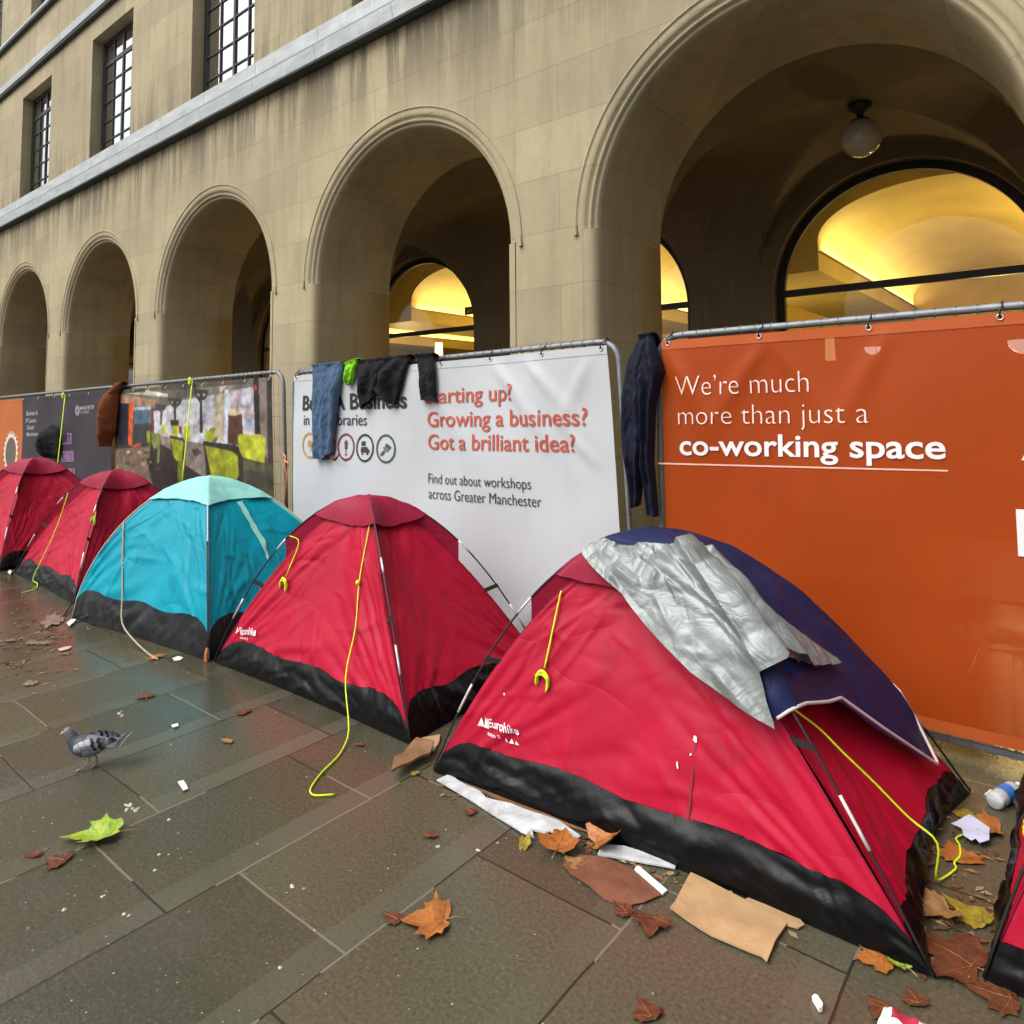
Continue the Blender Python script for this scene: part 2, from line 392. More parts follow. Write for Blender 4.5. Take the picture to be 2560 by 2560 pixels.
# upper storey, set back
YU = 5.79; WX = -1.965; WW = 2.03
wins = [WX + BAY * k for k in range(-7, 3) if X0 + 1.5 < WX + BAY * k < X1 - 1.5]
rect = lambda a, b, c, d: [(a, c), (b, c), (b, d), (a, d)]
sp_ = [rect(X0, X1, 6.31, 10.12)] + [rect(x - WW / 2, x + WW / 2, 6.95, 9.69) for x in wins]
vs, fs = curve_mesh(sp_, 0.25); mb = MB(); mb.add(to_xz(vs, YU + 0.25), fs); mb.build('upper_wall', M['stone'], bld, merge=True)
sp_ = [rect(X0, X1, 10.14, 15.5)] + [rect(x - WW / 2, x + WW / 2, 11.82, 14.4) for x in wins]
vs, fs = curve_mesh(sp_, 0.25); mb = MB(); mb.add(to_xz(vs, YU + 0.10 + 0.25), fs); mb.build('upper_wall', M['stone'], bld, merge=True)
# ledges: profile (y, z) run along the facade
def ledge(name, prof, mats, mis):
    mb = MB()
    for i in range(len(prof) - 1):
        (y0, z0), (y1, z1) = prof[i], prof[i + 1]
        n_ = 90; rows = []
        for yy, zz in ((y0, z0), (y1, z1)):
            rows.append([(lerp(X0, X1, k / n_), yy + 0.006 * fbm((k * .37, zz * 3, 2)), zz + 0.006 * fbm((k * .5, yy * 3, 5))) for k in range(n_ + 1)])
        mb.grid(rows, mi=mis[i])
    return mb.build(name, mats, bld)
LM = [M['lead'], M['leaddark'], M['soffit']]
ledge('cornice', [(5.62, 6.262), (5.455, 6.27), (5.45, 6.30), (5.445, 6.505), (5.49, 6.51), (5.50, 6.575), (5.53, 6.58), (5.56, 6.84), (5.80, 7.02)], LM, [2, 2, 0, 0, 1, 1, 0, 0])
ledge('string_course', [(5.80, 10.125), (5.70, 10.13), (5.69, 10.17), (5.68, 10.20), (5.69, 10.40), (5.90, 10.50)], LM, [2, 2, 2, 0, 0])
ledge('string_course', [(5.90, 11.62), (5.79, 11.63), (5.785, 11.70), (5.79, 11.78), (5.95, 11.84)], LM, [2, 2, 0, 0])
# arch mouldings: a swept profile round each opening
def moulding(cx):
    prof = [(1.908, 0.004), (1.906, -0.012), (1.890, -0.013), (1.886, 0.004), (1.878, 0.001), (1.812, -0.003), (1.796, 0.010), (1.782, 0.032), (1.768, 0.030), (1.750, 0.022), (1.738, 0.034), (1.732, 0.062), (1.712, 0.060), (1.694, 0.078), (1.682, 0.13), (RI, 0.3), (RI, 0.8), (RI, YB - YF + 0.004)]
    mb = MB(); rows = []
    for i in range(73):
        a = math.pi * i / 72
        rows.append([(cx + r * math.cos(a), YF + y, ZS + r * math.sin(a)) for r, y in prof])
    mb.grid(rows)
    o = mb.build('arch_moulding', M['stone'], bld, sm=True)
    jp = [(1.812, -0.003), (1.780, 0.000), (1.745, 0.008), (1.712, 0.026), (1.690, 0.058), (1.681, 0.10), (RI, 0.3), (RI, 0.8), (RI, YB - YF + 0.004), (1.81, YB - YF + 0.006)]
    for s in (-1, 1):
        mb = MB(); mb.grid([[(cx + s * r, YF + y, z) for r, y in jp] for z in (0, 1.0, 2.0, ZS)]); mb.build('jamb', M['stone'], bld, sm=True)
    # hood fillet running on a little below the springing, with a stop
    for s in (-1, 1):
        mb = MB()
        mb.tube([(cx + s * 1.894, YF - 0.010, ZS + 0.05), (cx + s * 1.894, YF - 0.012, ZS - 0.02)], 0.014, 6)
        mb.box((cx + s * 1.894 - 0.02, YF - 0.03, ZS - 0.05), (cx + s * 1.894 + 0.02, YF + 0.004, ZS - 0.015))
        mb.build('hood_stop', M['stone_plain'], bld)
for cx in arch_x: moulding(cx)
# upper windows
def window(cx, z0, z1, yf):
    x0, x1 = cx - WW / 2 + 0.004, cx + WW / 2 - 0.004; mb = MB(); y0, y1 = yf, yf + 0.06
    fr = 0.10
    mb.box((x0, y0, z0), (x0 + fr, y1, z1)); mb.box((x1 - fr, y0, z0), (x1, y1, z1))
    mb.box((x0 + fr, y0, z1 - 0.09), (x1 - fr, y1, z1)); mb.box((x0 + fr, y0, z0), (x1 - fr, y1, z0 + 0.05))
    cw = (x1 - x0 - 2 * fr) / 4
    for k in (1, 2, 3):
        t = 0.030 if k == 2 else 0.014
        mb.box((x0 + fr + cw * k - t, y0 + 0.004, z0 + 0.05), (x0 + fr + cw * k + t, y1 - 0.004, z1 - 0.09))
    nr = 6; rh = (z1 - z0 - 0.14) / nr
    for k in range(1, nr):
        t = 0.045 if k == nr - 1 else 0.013
        zz = z0 + 0.05 + rh * k
        mb.box((x0 + fr, y0 + 0.009, zz - t), (x1 - fr, y1 - 0.009, zz + t))
    f = mb.build('window', M['iron'], bld)
    mb = MB()
    for k in range(4):
        tl = 0.006 * (random.random() - .5)
        xa, xb = x0 + fr + cw * k, x0 + fr + cw * (k + 1)
        mb.add([(xa, y0 + 0.03 + tl, z0), (xb, y0 + 0.03 - tl, z0), (xb, y0 + 0.03 - tl, z1 - .05), (xa, y0 + 0.03 + tl, z1 - .05)], [(0, 1, 2, 3)])
    mb.build('pane', M['upglass'], f)
    mb = MB(); mb.box((x0 - .2, yf + 0.24, z0 - .1), (x1 + .2, yf + 0.26, z1 + .1)); mb.build('blind', M['soffit'], f)
for cx in wins:
    if cx > X1 - 2: continue
    window(cx, 6.96, 9.686, 6.01)
    window(cx, 11.83, 14.39, 6.12)
# covered walk: groined vault, back wall with arched windows
YW = 10.0; VY = (YB + YW) / 2; HV = (YW - YB) / 2 + 0.005
mb = MB(); nx = int((X1 - X0) / 0.075); ny = 40; rows = []
for j in range(ny + 1):
    y = lerp(YB - 0.002, YW + 0.002, j / ny); row = []
    for i in range(nx + 1):
        x = lerp(X0, X1, i / nx); dx = (x - AX + BAY / 2) % BAY - BAY / 2
        z1 = ZS + RI * math.sqrt(max(0, 1 - ((y - VY) / HV) ** 2)); z2 = ZS + RI * math.sqrt(max(0, 1 - (dx / RI) ** 2))
        row.append((x, y, max(z1, z2)))
    rows.append(row)
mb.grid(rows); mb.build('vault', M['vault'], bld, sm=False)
RW = 1.60; ZW = 3.16; WC = AX + 0.11
outl = [(X0, 0)]
for cx in [x + 0.11 for x in arch_x]:
    outl.append((cx - RW, 0))
    for i in range(49):
        a = math.pi - math.pi * i / 48; outl.append((cx + RW * math.cos(a), ZW + RW * math.sin(a)))
    outl.append((cx + RW, 0))
outl += [(X1, 0), (X1, 6.0), (X0, 6.0)]
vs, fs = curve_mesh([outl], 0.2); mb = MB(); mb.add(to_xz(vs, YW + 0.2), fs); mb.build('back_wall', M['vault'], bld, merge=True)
for cx in [x + 0.11 for x in arch_x]:
    mb = MB(); ro, ri = RW - 0.003, RW - 0.11; y0, y1 = YW + 0.16, YW + 0.24
    path = [(-1, 0.0)] ; ring = []
    for i in range(53):
        if i < 2: pt = (-1, ZW * i / 2)
        elif i > 50: pt = (1, ZW * (52 - i) / 2)
        else: pt = None
        if pt: a = pt; po, pi_ = (cx + a[0] * ro, a[1]), (cx + a[0] * ri, a[1])
        else:
            an = math.pi - math.pi * (i - 2) / 48; po = (cx + ro * math.cos(an), ZW + ro * math.sin(an)); pi_ = (cx + ri * math.cos(an), ZW + ri * math.sin(an))
        ring.append([(po[0], y0, po[1]), (pi_[0], y0, pi_[1]), (pi_[0], y1, pi_[1]), (po[0], y1, po[1])])
    mb.grid(ring, wrap=True)
    mb.box((cx - ri, y0 + 0.005, ZW - 0.02), (cx + ri, y1 - 0.005, ZW + 0.075))
    f = mb.build('hall_window', M['bronze'], bld)
    pl = [(cx - ri, 0), (cx + ri, 0)] + [(cx + ri * math.cos(math.pi * i / 40), ZW + ri * math.sin(math.pi * i / 40)) for i in range(41)]
    mb = MB(); mb.add([(x, YW + 0.20, z) for x, z in pl], [tuple(range(len(pl)))]); mb.build('pane', M['glass'], f)
mb = MB(); mb.box((X0, YB, -0.3), (X1, YW, 0.012)); mb.build('walk_floor', M['hallfloor'], bld)
# hall behind the windows: golden vaults lit from coves
Y2, Y3 = 11.0, 19.0; hall_x = [x + 0.35 for x in arch_x]
RV, ZV, HVV = 1.48, 4.07, 0.66
outl = [(X0, 3.62)]
for cx in hall_x:
    outl.append((cx - RV, 3.62))
    for i in range(41):
        a = math.pi - math.pi * i / 40; outl.append((cx + RV * math.cos(a), ZV + HVV * math.sin(a)))
    outl.append((cx + RV, 3.62))
outl += [(X1, 3.62), (X1, 6.5), (X0, 6.5)]
vs, fs = curve_mesh([outl], (Y3 - Y2) / 2); mb = MB(); mb.add(to_xz(vs, (Y2 + Y3) / 2), fs); mb.build('hall_vault', M['plaster'], bld, merge=True)
mb = MB(); mb.box((X0, YW + 0.4, 4.98), (X1, Y2, 5.2)); mb.build('hall_ceiling', M['plasterdk'], bld)
mb = MB(); mb.box((X0, Y3, -0.2), (X1, Y3 + 0.2, 6.5)); mb.build('hall_end_wall', M['plasterdk'], bld)
mb = MB(); mb.box((X0, YW + 0.41, -0.3), (X1, Y3, -0.002)); mb.build('hall_floor', M['hallfloor'], bld)
for cx in hall_x:
    for s in (-1, 1):
        mb = MB(); xa = cx + s * RV
        mb.box((min(xa, xa - s * 0.05), Y2 + 0.02, 3.90), (max(xa, xa - s * 0.05), Y3, 3.915))
        mb.build('cove_ledge', M['plasterdk'], bld)
# cove lamps that the photograph shows glowing
for cx in hall_x:
    if not -18 < cx < 4: continue
    for s in (-1, 1):
        ld = bpy.data.lights.new('cove_lamp', 'AREA'); ld.shape = 'RECTANGLE'; ld.size = 0.10; ld.size_y = 7.6; ld.energy = 44; ld.color = (1.0, 0.80, 0.38)
        lo = bpy.data.objects.new('cove_lamp', ld); C.objects.link(lo); lo.parent = bld
        lo.location = (cx + s * (RV - 0.09), (Y2 + Y3) / 2, 3.93); lo.rotation_euler = (math.pi, R(18) * s, 0)
    ld = bpy.data.lights.new('hall_lamp', 'POINT'); ld.energy = 85; ld.color = (1.0, 0.70, 0.28); ld.shadow_soft_size = 0.15
    lo = bpy.data.objects.new('hall_lamp', ld); C.objects.link(lo); lo.parent = bld; lo.location = (cx + 0.6, 13.0, 2.3)
# globe lamp hanging in the near bay
def globe(cx):
    t = thing('globe_lamp', 'unlit white glass globe lamp hanging from the vault inside the big right arch', 'lamp')
    t.location = (cx, VY, ZS + RI)
    mb = MB(); prof = [(0.0, 0.01), (0.12, 0.01), (0.125, -0.03), (0.10, -0.07), (0.045, -0.10), (0.035, -0.15), (0.05, -0.17), (0.10, -0.19), (0.105, -0.215), (0.0, -0.22)]
    mb.grid([[(r * math.cos(2 * math.pi * k / 28), r * math.sin(2 * math.pi * k / 28), z) for k in range(28)] for r, z in prof], wrap=True)
    mb.build('mount', M['bronze'], t, sm=True)
    mb = MB(); rr = 0.215; zc = -0.20 - rr + 0.02
    mb.grid([[(rr * math.sin(a) * math.cos(2 * math.pi * k / 36), rr * math.sin(a) * math.sin(2 * math.pi * k / 36), zc + rr * math.cos(a)) for k in range(36)] for a in [math.pi * i / 24 for i in range(25)]], wrap=True)
    mb.build('globe', M['opal'], t, sm=True)
globe(AX + 0.06)
# things glowing inside the hall
def shade_lamp(u, v, D, h, wd, label):
    p = plane(u, v, D)
    t = thing('hall_lamp', label, 'lamp', 'lit lamps inside the hall'); t.location = p
    mb = MB(); mb.grid([[(r * math.cos(2 * math.pi * k / 20), r * math.sin(2 * math.pi * k / 20), z) for k in range(20)] for r, z in ((wd * .42, h / 2), (wd * .5, -h / 2))], wrap=True)
    mb.build('lamp_shade', M['shade_lit'], t, sm=True)
    mb = MB(); mb.tube([(0, 0, -h / 2 + .02), (0, 0, -p.z)], 0.008, 6); mb.build('lamp_stand', M['iron'], t)
shade_lamp(1097, 872, 12.0, 0.30, 0.20, 'lit cream lamp shade seen through the second arch above the white banner')
shade_lamp(2075, 868, 12.5, 0.44, 0.16, 'tall lit amber lamp showing through the orange banner near its top left')
def bowl_lamp(u, v, D, r, label):
    p = plane(u, v, D); t = thing('bowl_lamp', label, 'lamp', 'lit lamps inside the hall'); t.location = p
    mb = MB(); mb.grid([[(r * math.sin(a) * math.cos(2 * math.pi * k / 24), r * math.sin(a) * math.sin(2 * math.pi * k / 24), -r * math.cos(a)) for k in range(24)] for a in [math.pi / 2 * i / 8 for i in range(9)]], wrap=True)
    mb.build('bowl', M['bulb_white'], t, sm=True)
    mb = MB(); mb.tube([(0, 0, -r), (0, 0, -p.z)], 0.008, 6); mb.build('lamp_stand', M['iron'], t)
bowl_lamp(2181, 868, 12.5, 0.12, 'small white bowl lamp glowing through the orange banner above its first line of lettering')
bowl_lamp(2560, 850, 12.5, 0.20, 'larger white bowl lamp glowing through the orange banner at the right edge of the photo')
# exit sign
p = plane(1175, 777, 11.0)
t = thing('exit_sign', 'small dark green exit sign inside the hall under the second arch', 'sign'); t.location = p
mb = MB(); mb.box((-0.13, -0.03, -0.085), (0.13, 0.0, 0.085)); mb.build('case', plain('dark_green_sign', (0.01, 0.055, 0.03), 0.4), t)
mb = MB(); mb.add([(-0.08, -0.034, -0.02), (0.0, -0.034, -0.05), (0.0, -0.034, 0.05)], [(0, 1, 2)]); mb.box((0.0, -0.034, -0.015), (0.08, -0.031, 0.015)); mb.build('arrow', M['ink_grey'], t)
# ------------------------------------------------------------------ banner fence
YB0 = 3.85
def XZ(u, v): p = plane(u, v, YB0); return (p.x, p.z)
def wave(x, z, amp=1.0):
    return amp * (0.010 * math.sin(2.1 * x + 1.3 * z) + 0.006 * math.sin(5.3 * x - 3.7 * z + 1) + 0.012 * fbm((x * 0.9, z * 1.1, 4.2), 2))
class Banner:
    def __init__(self, quad, sags=(), amp=1.0):
        self.q = [Vector((a, b)) for a, b in quad]   # TL TR BR BL in x,z
        self.amp = amp; self.sags = sags
    def y(self, x, z):
        yy = YB0 - 0.045 + wave(x, z, self.amp)
        for sx, sz, ang, ln, a in self.sags:        # a fold running from an eyelet
            dx, dz = x - sx, z - sz; ca, sa = math.cos(ang), math.sin(ang)
            t = dx * ca + dz * sa; d = -dx * sa + dz * ca
            if t > 0: yy -= 1.7 * a * min(1, t / 0.18) * math.exp(-(d / (0.035 + 0.05 * t)) ** 2) * max(0, 1 - t / ln)
        return yy
    def pt(self, x, z, lift=0.0): return Vector((x, self.y(x, z) - lift, z))
def fence_panel(quad, label, radius=0.16, legs=True):
    TL, TR, BR, BL = [Vector((a, 0, b)) for a, b in quad]
    t = thing('fence_panel', label, 'fence panel', 'mesh fence panels along the arcade'); t.location = (BL.x, YB0, 0); off = Vector((-BL.x, 0, 0))
    def corner(a, c, b, r):
        da = (a - c).normalized(); db = (b - c).normalized(); pts = []
        for i in range(7):
            k = i / 6; p = c + da * r * (1 - k) ** 2 + db * r * k ** 2 
            pts.append(p)
        return pts
    loop = corner(BL, TL, TR, radius) + corner(TL, TR, BR, radius) + [BR, BL]
    mb = MB(); mb.tube([p + off for p in loop], 0.019, 10, closed=True)
    mb.build('frame', M['galv'], t, sm=True)
    for a in (BL, BR):
        mb = MB(); mb.tube([a + off + Vector((0, 0, 0.03)), Vector((a.x, 0, 0.0)) + off], 0.019, 8); mb.build('leg', M['galv'], t, sm=True)
    # wire infill, its ends wrapped round the rails
    mb = MB(); n_ = int((TR.x - TL.x) / 0.085)
    for i in range(1, n_):
        k = i / n_; a = TL.lerp(TR, k); b = BL.lerp(BR, k)
        mb.tube([a + off, b + off], 0.0016, 4, cap=False)
        for c in (a, b):
            mb.tube([c + off + Vector((0.006 * math.sin(q * 7), 0.0235 * math.cos(q), 0.0235 * math.sin(q))) for q in [2 * math.pi * j / 10 for j in range(10)]], 0.0022, 4, closed=True)
    for i in range(1, 9):
        k = i / 9; mb.tube([TL.lerp(BL, k) + off, TR.lerp(BR, k) + off], 0.0018, 4, cap=False)
    mb.build('wire_mesh', M['wire'], t)
    return t
def banner(quad, mat, label, name='banner', nx=150, nz=90, sags=(), amp=1.0, hem=True, ties=9, hemmat=None, inset=(0.05, 0.034, 0.05, 0.045)):
    (a, b), (c, d), (e, f), (g, h) = quad
    l, tp, r, bt = inset
    q = [(a + l, b - tp), (c - r, d - tp), (e - r, f + bt), (g + l, h + bt)]
    B = Banner(q, sags, amp); B.quad = q
    t = thing(name, label, 'banner', 'printed banners on the fence'); B.t = t
    def P(k, j):
        x = lerp(lerp(q[0][0], q[1][0], k), lerp(q[3][0], q[2][0], k), j); z = lerp(lerp(q[0][1], q[1][1], k), lerp(q[3][1], q[2][1], k), j)
        return x, z
    B.P = P
    rows = [[B.pt(*P(i / nx, j / nz)) for i in range(nx + 1)] for j in range(nz + 1)]
    mb = MB(); mb.grid(rows); B.o = mb.build('sheet', mat, t, sm=True)
    if hem:
        for j0, j1 in ((0, 0.028), (0.972, 1.0)):
            mb = MB(); mb.grid([[B.pt(*P(i / nx, j), 0.003) for i in range(nx + 1)] for j in (j0, (j0 + j1) / 2, j1)])
            mb.build('hem', hemmat or mat, t, sm=True)
    for i in range(ties + 1):
        k = 0.012 + 0.976 * i / ties
        x, z = P(k, 0.009)
        if not -14 < x < 1.5: continue
        p = B.pt(x, z, 0.006); top = Vector((x + 0.010, YB0, z + 0.034 + 0.016))
        mb = MB(); mb.tube([p, p + Vector((0, -0.012, 0.03)), top + Vector((0, -0.028, 0.0)), top + Vector((0, 0, 0.024)), top + Vector((0.004, 0.022, 0))], 0.0042, 6)
        ti = mb.build('cable_tie', M['tie'], t, sm=True)
        mb = MB(); mb.tube([p + Vector((0.013 * math.cos(q_), 0.002, 0.013 * math.sin(q_))) for q_ in [2 * math.pi * j / 12 for j in range(12)]], 0.0045, 6, closed=True)
        mb.build('eyelet', M['eyelet'], t, sm=True)
    return B
def lettering(B, s, p0, p1, cap, mat, name, off=0.0, lift=0.006, capchar='H'):
    """p0,p1: ends of the base line, cap: point at the height of the capitals above p0 (all on the banner)"""
    vs, fs = text_mesh(s, off); x0 = min(v.x for v in vs); x1 = max(v.x for v in vs)
    hv, _ = text_mesh(capchar, off); ch = max(v.y for v in hv)
    a = Vector(XZ(*p0)); b = Vector(XZ(*p1)); c = Vector(XZ(*cap)); up = c - a
    up = Vector((up.x * 0.3, up.y)); out = []
    for v in vs:
        q = a + (b - a) * ((v.x - x0) / (x1 - x0)) + up * (v.y / ch)
        out.append(B.pt(q.x, q.y, lift))
    mb = MB(); mb.add(out, fs); return mb.build(name, mat, B.t)
def polys(B, items, name, lift=0.003, step=0.0007, mat=None):
    mb = MB()
    for k, (pts, col) in enumerate(items):
        P2 = [Vector(XZ(*p)) for p in pts]
        mb.add([B.pt(p.x, p.y, lift + step * k) for p in P2], [tuple(range(len(pts)))], lin(*col))
    return mb.build(name, mat or M['print'], B.t)
def disc(B, c, rz, name, col, mat=None, inner=0.0, lift=0.004, n_=40, asp=1.0):
    c = Vector(XZ(*c)); rows = [[B.pt(c.x + r * asp * math.cos(2 * math.pi * i / n_), c.y + r * math.sin(2 * math.pi * i / n_), lift) for i in range(n_)] for r in (inner, rz)]
    mb = MB(); mb.grid(rows, col=lin(*col) if col else None, wrap=True); return mb.build(name, mat or M['print'], B.t)

# orange banner, right
Qo = [XZ(1645, 842), (1.46, 2.05), (1.40, 0.055), (XZ(1650, 842)[0] - 0.02, 0.055)]
fence_panel(Qo, 'mesh fence panel behind the large orange banner at the right')
sg = [(-1.30, 1.97, R(-125), 0.9, 0.012), (-1.28, 1.97, R(-60), 0.8, 0.009), (-0.70, 1.98, R(-118), 0.9, 0.010), (-1.90, 1.95, R(-62), 0.8, 0.012)]
Bo = banner(Qo, M['v_orange'], 'large orange banner with white lettering about a co-working space', sags=sg, ties=6, hemmat=vinyl('orange_hem', (0.42, 0.085, 0.020)))
lettering(Bo, "We’re much", (1702, 990), (2029, 980), (1700, 943), M['ink_pink'], 'lettering', -0.016)
lettering(Bo, "more than just a", (1707, 1061), (2178, 1057), (1707, 1016), M['ink_pink'], 'lettering', -0.016)
lettering(Bo, "co-working space", (1710, 1135), (2369, 1145), (1710, 1086), M['ink_white'], 'lettering', 0.017)
polys(Bo, [([(1655 + 719 * k / 40, 1155 + 18 * k / 40), (1655 + 719 * (k + 1) / 40, 1155 + 18 * (k + 1) / 40), (1655 + 719 * (k + 1) / 40, 1159 + 18 * (k + 1) / 40), (1655 + 719 * k / 40, 1159 + 18 * k / 40)], (238, 190, 170)) for k in range(40)], 'underline', step=0.0)
lettering(Bo, "A", (2555, 1148), (2640, 1152), (2555, 1085), M['ink_white'], 'lettering', 0.01)
lettering(Bo, "L", (2547, 1381), (2660, 1392), (2542, 1270), M['ink_white'], 'lettering', 0.03)

# white banner
Qw = [XZ(735, 932), XZ(1545, 850), (XZ(1580, 1345)[0] + 0.03, 0.03), (XZ(735, 932)[0] + 0.03, 0.03)]
fence_panel(Qw, 'mesh fence panel behind the white business banner')
sg = [(-4.05, 1.93, R(-50), 1.1, 0.014), (-3.3, 1.95, R(-48), 1.2, 0.016), (-3.0, 1.95, R(-45), 1.0, 0.016), (-2.42, 1.95, R(-120), 0.7, 0.010), (-2.38, 1.2, R(135), 0.9, 0.012), (-2.5, 0.6, R(220), 1.2, 0.012)]
Bw = banner(Qw, M['v_white'], 'white banner with brick red questions and a row of round icons', sags=sg, ties=7)
BK, RD = M['ink_black'], M['ink_red']
lettering(Bw, "Build A Business", (767, 1025), (1031, 1019), (767, 989), BK, 'lettering', 0.022)
lettering(Bw, "in GM Libraries", (771, 1062), (929, 1063), (771, 1036), BK, 'lettering', 0.0)
lettering(Bw, "Starting up?", (1078, 1009), (1291, 1000), (1078, 972), RD, 'lettering', 0.010)
lettering(Bw, "Growing a business?", (1081, 1066), (1478, 1063), (1080, 1029), RD, 'lettering', 0.010)
lettering(Bw, "Got a brilliant idea?", (1082, 1122), (1448, 1129), (1081, 1085), RD, 'lettering', 0.010)
lettering(Bw, "Find out about workshops", (1082, 1206), (1336, 1222), (1082, 1182), BK, 'lettering', -0.006)
lettering(Bw, "across Greater Manchester", (1083, 1244), (1361, 1267), (1083, 1219), BK, 'lettering', -0.006)
ICON = [((786, 1113), (196, 140, 66)), ((832, 1114), (190, 90, 50)), ((877, 1117), (120, 32, 46)), ((925.5, 1119), (38, 34, 44)), ((978.5, 1121), (62, 76, 74))]
for c, col in ICON: disc(Bw, c, 0.118, 'icon_ring', col, inner=0.099)
def pic(c, pts, col): return ([(c[0] + x, c[1] + y) for x, y in pts], col)
c0, c1, c2, c3, c4 = [i[0] for i in ICON]; k0, k1, k2, k3, k4 = [i[1] for i in ICON]
polys(Bw, [pic(c0, [(-6, -4), (-4, -11), (0, -14), (4, -11), (6, -4), (3, 4), (-3, 4)], k0), pic(c0, [(-3, 6), (3, 6), (2, 14), (-2, 14)], (214, 190, 150)),
           pic(c2, [(0, -19), (4, -12), (3, 4), (0, 8), (-3, 4), (-4, -12)], k2), pic(c2, [(-1, 8), (1, 8), (1, 17), (5, 20), (-5, 20), (-1, 17)], k2),
           pic(c3, [(-9, -16), (1, -17), (2, -6), (-9, -5)], k3), pic(c3, [(-10, -2), (5, -3), (12, 6), (12, 12), (-10, 11)], k3), pic(c3, [(-8, 12), (-4, 12), (-4, 17), (-8, 17)], k3), pic(c3, [(4, 12), (9, 12), (9, 17), (4, 17)], k3), pic(c3, [(-7, -12), (0, -13), (0, -11), (-7, -10)], (215, 220, 222)),
           pic(c4, [(2, -14), (14, -4), (8, 4), (-3, -6)], k4), pic(c4, [(-4, -5), (7, 5), (4, 8), (-7, -2)], k4), pic(c4, [(-4, 3), (0, 6), (-8, 18), (-14, 16), (-12, 11)], k4)], 'icon_picture', lift=0.004, step=0.0)

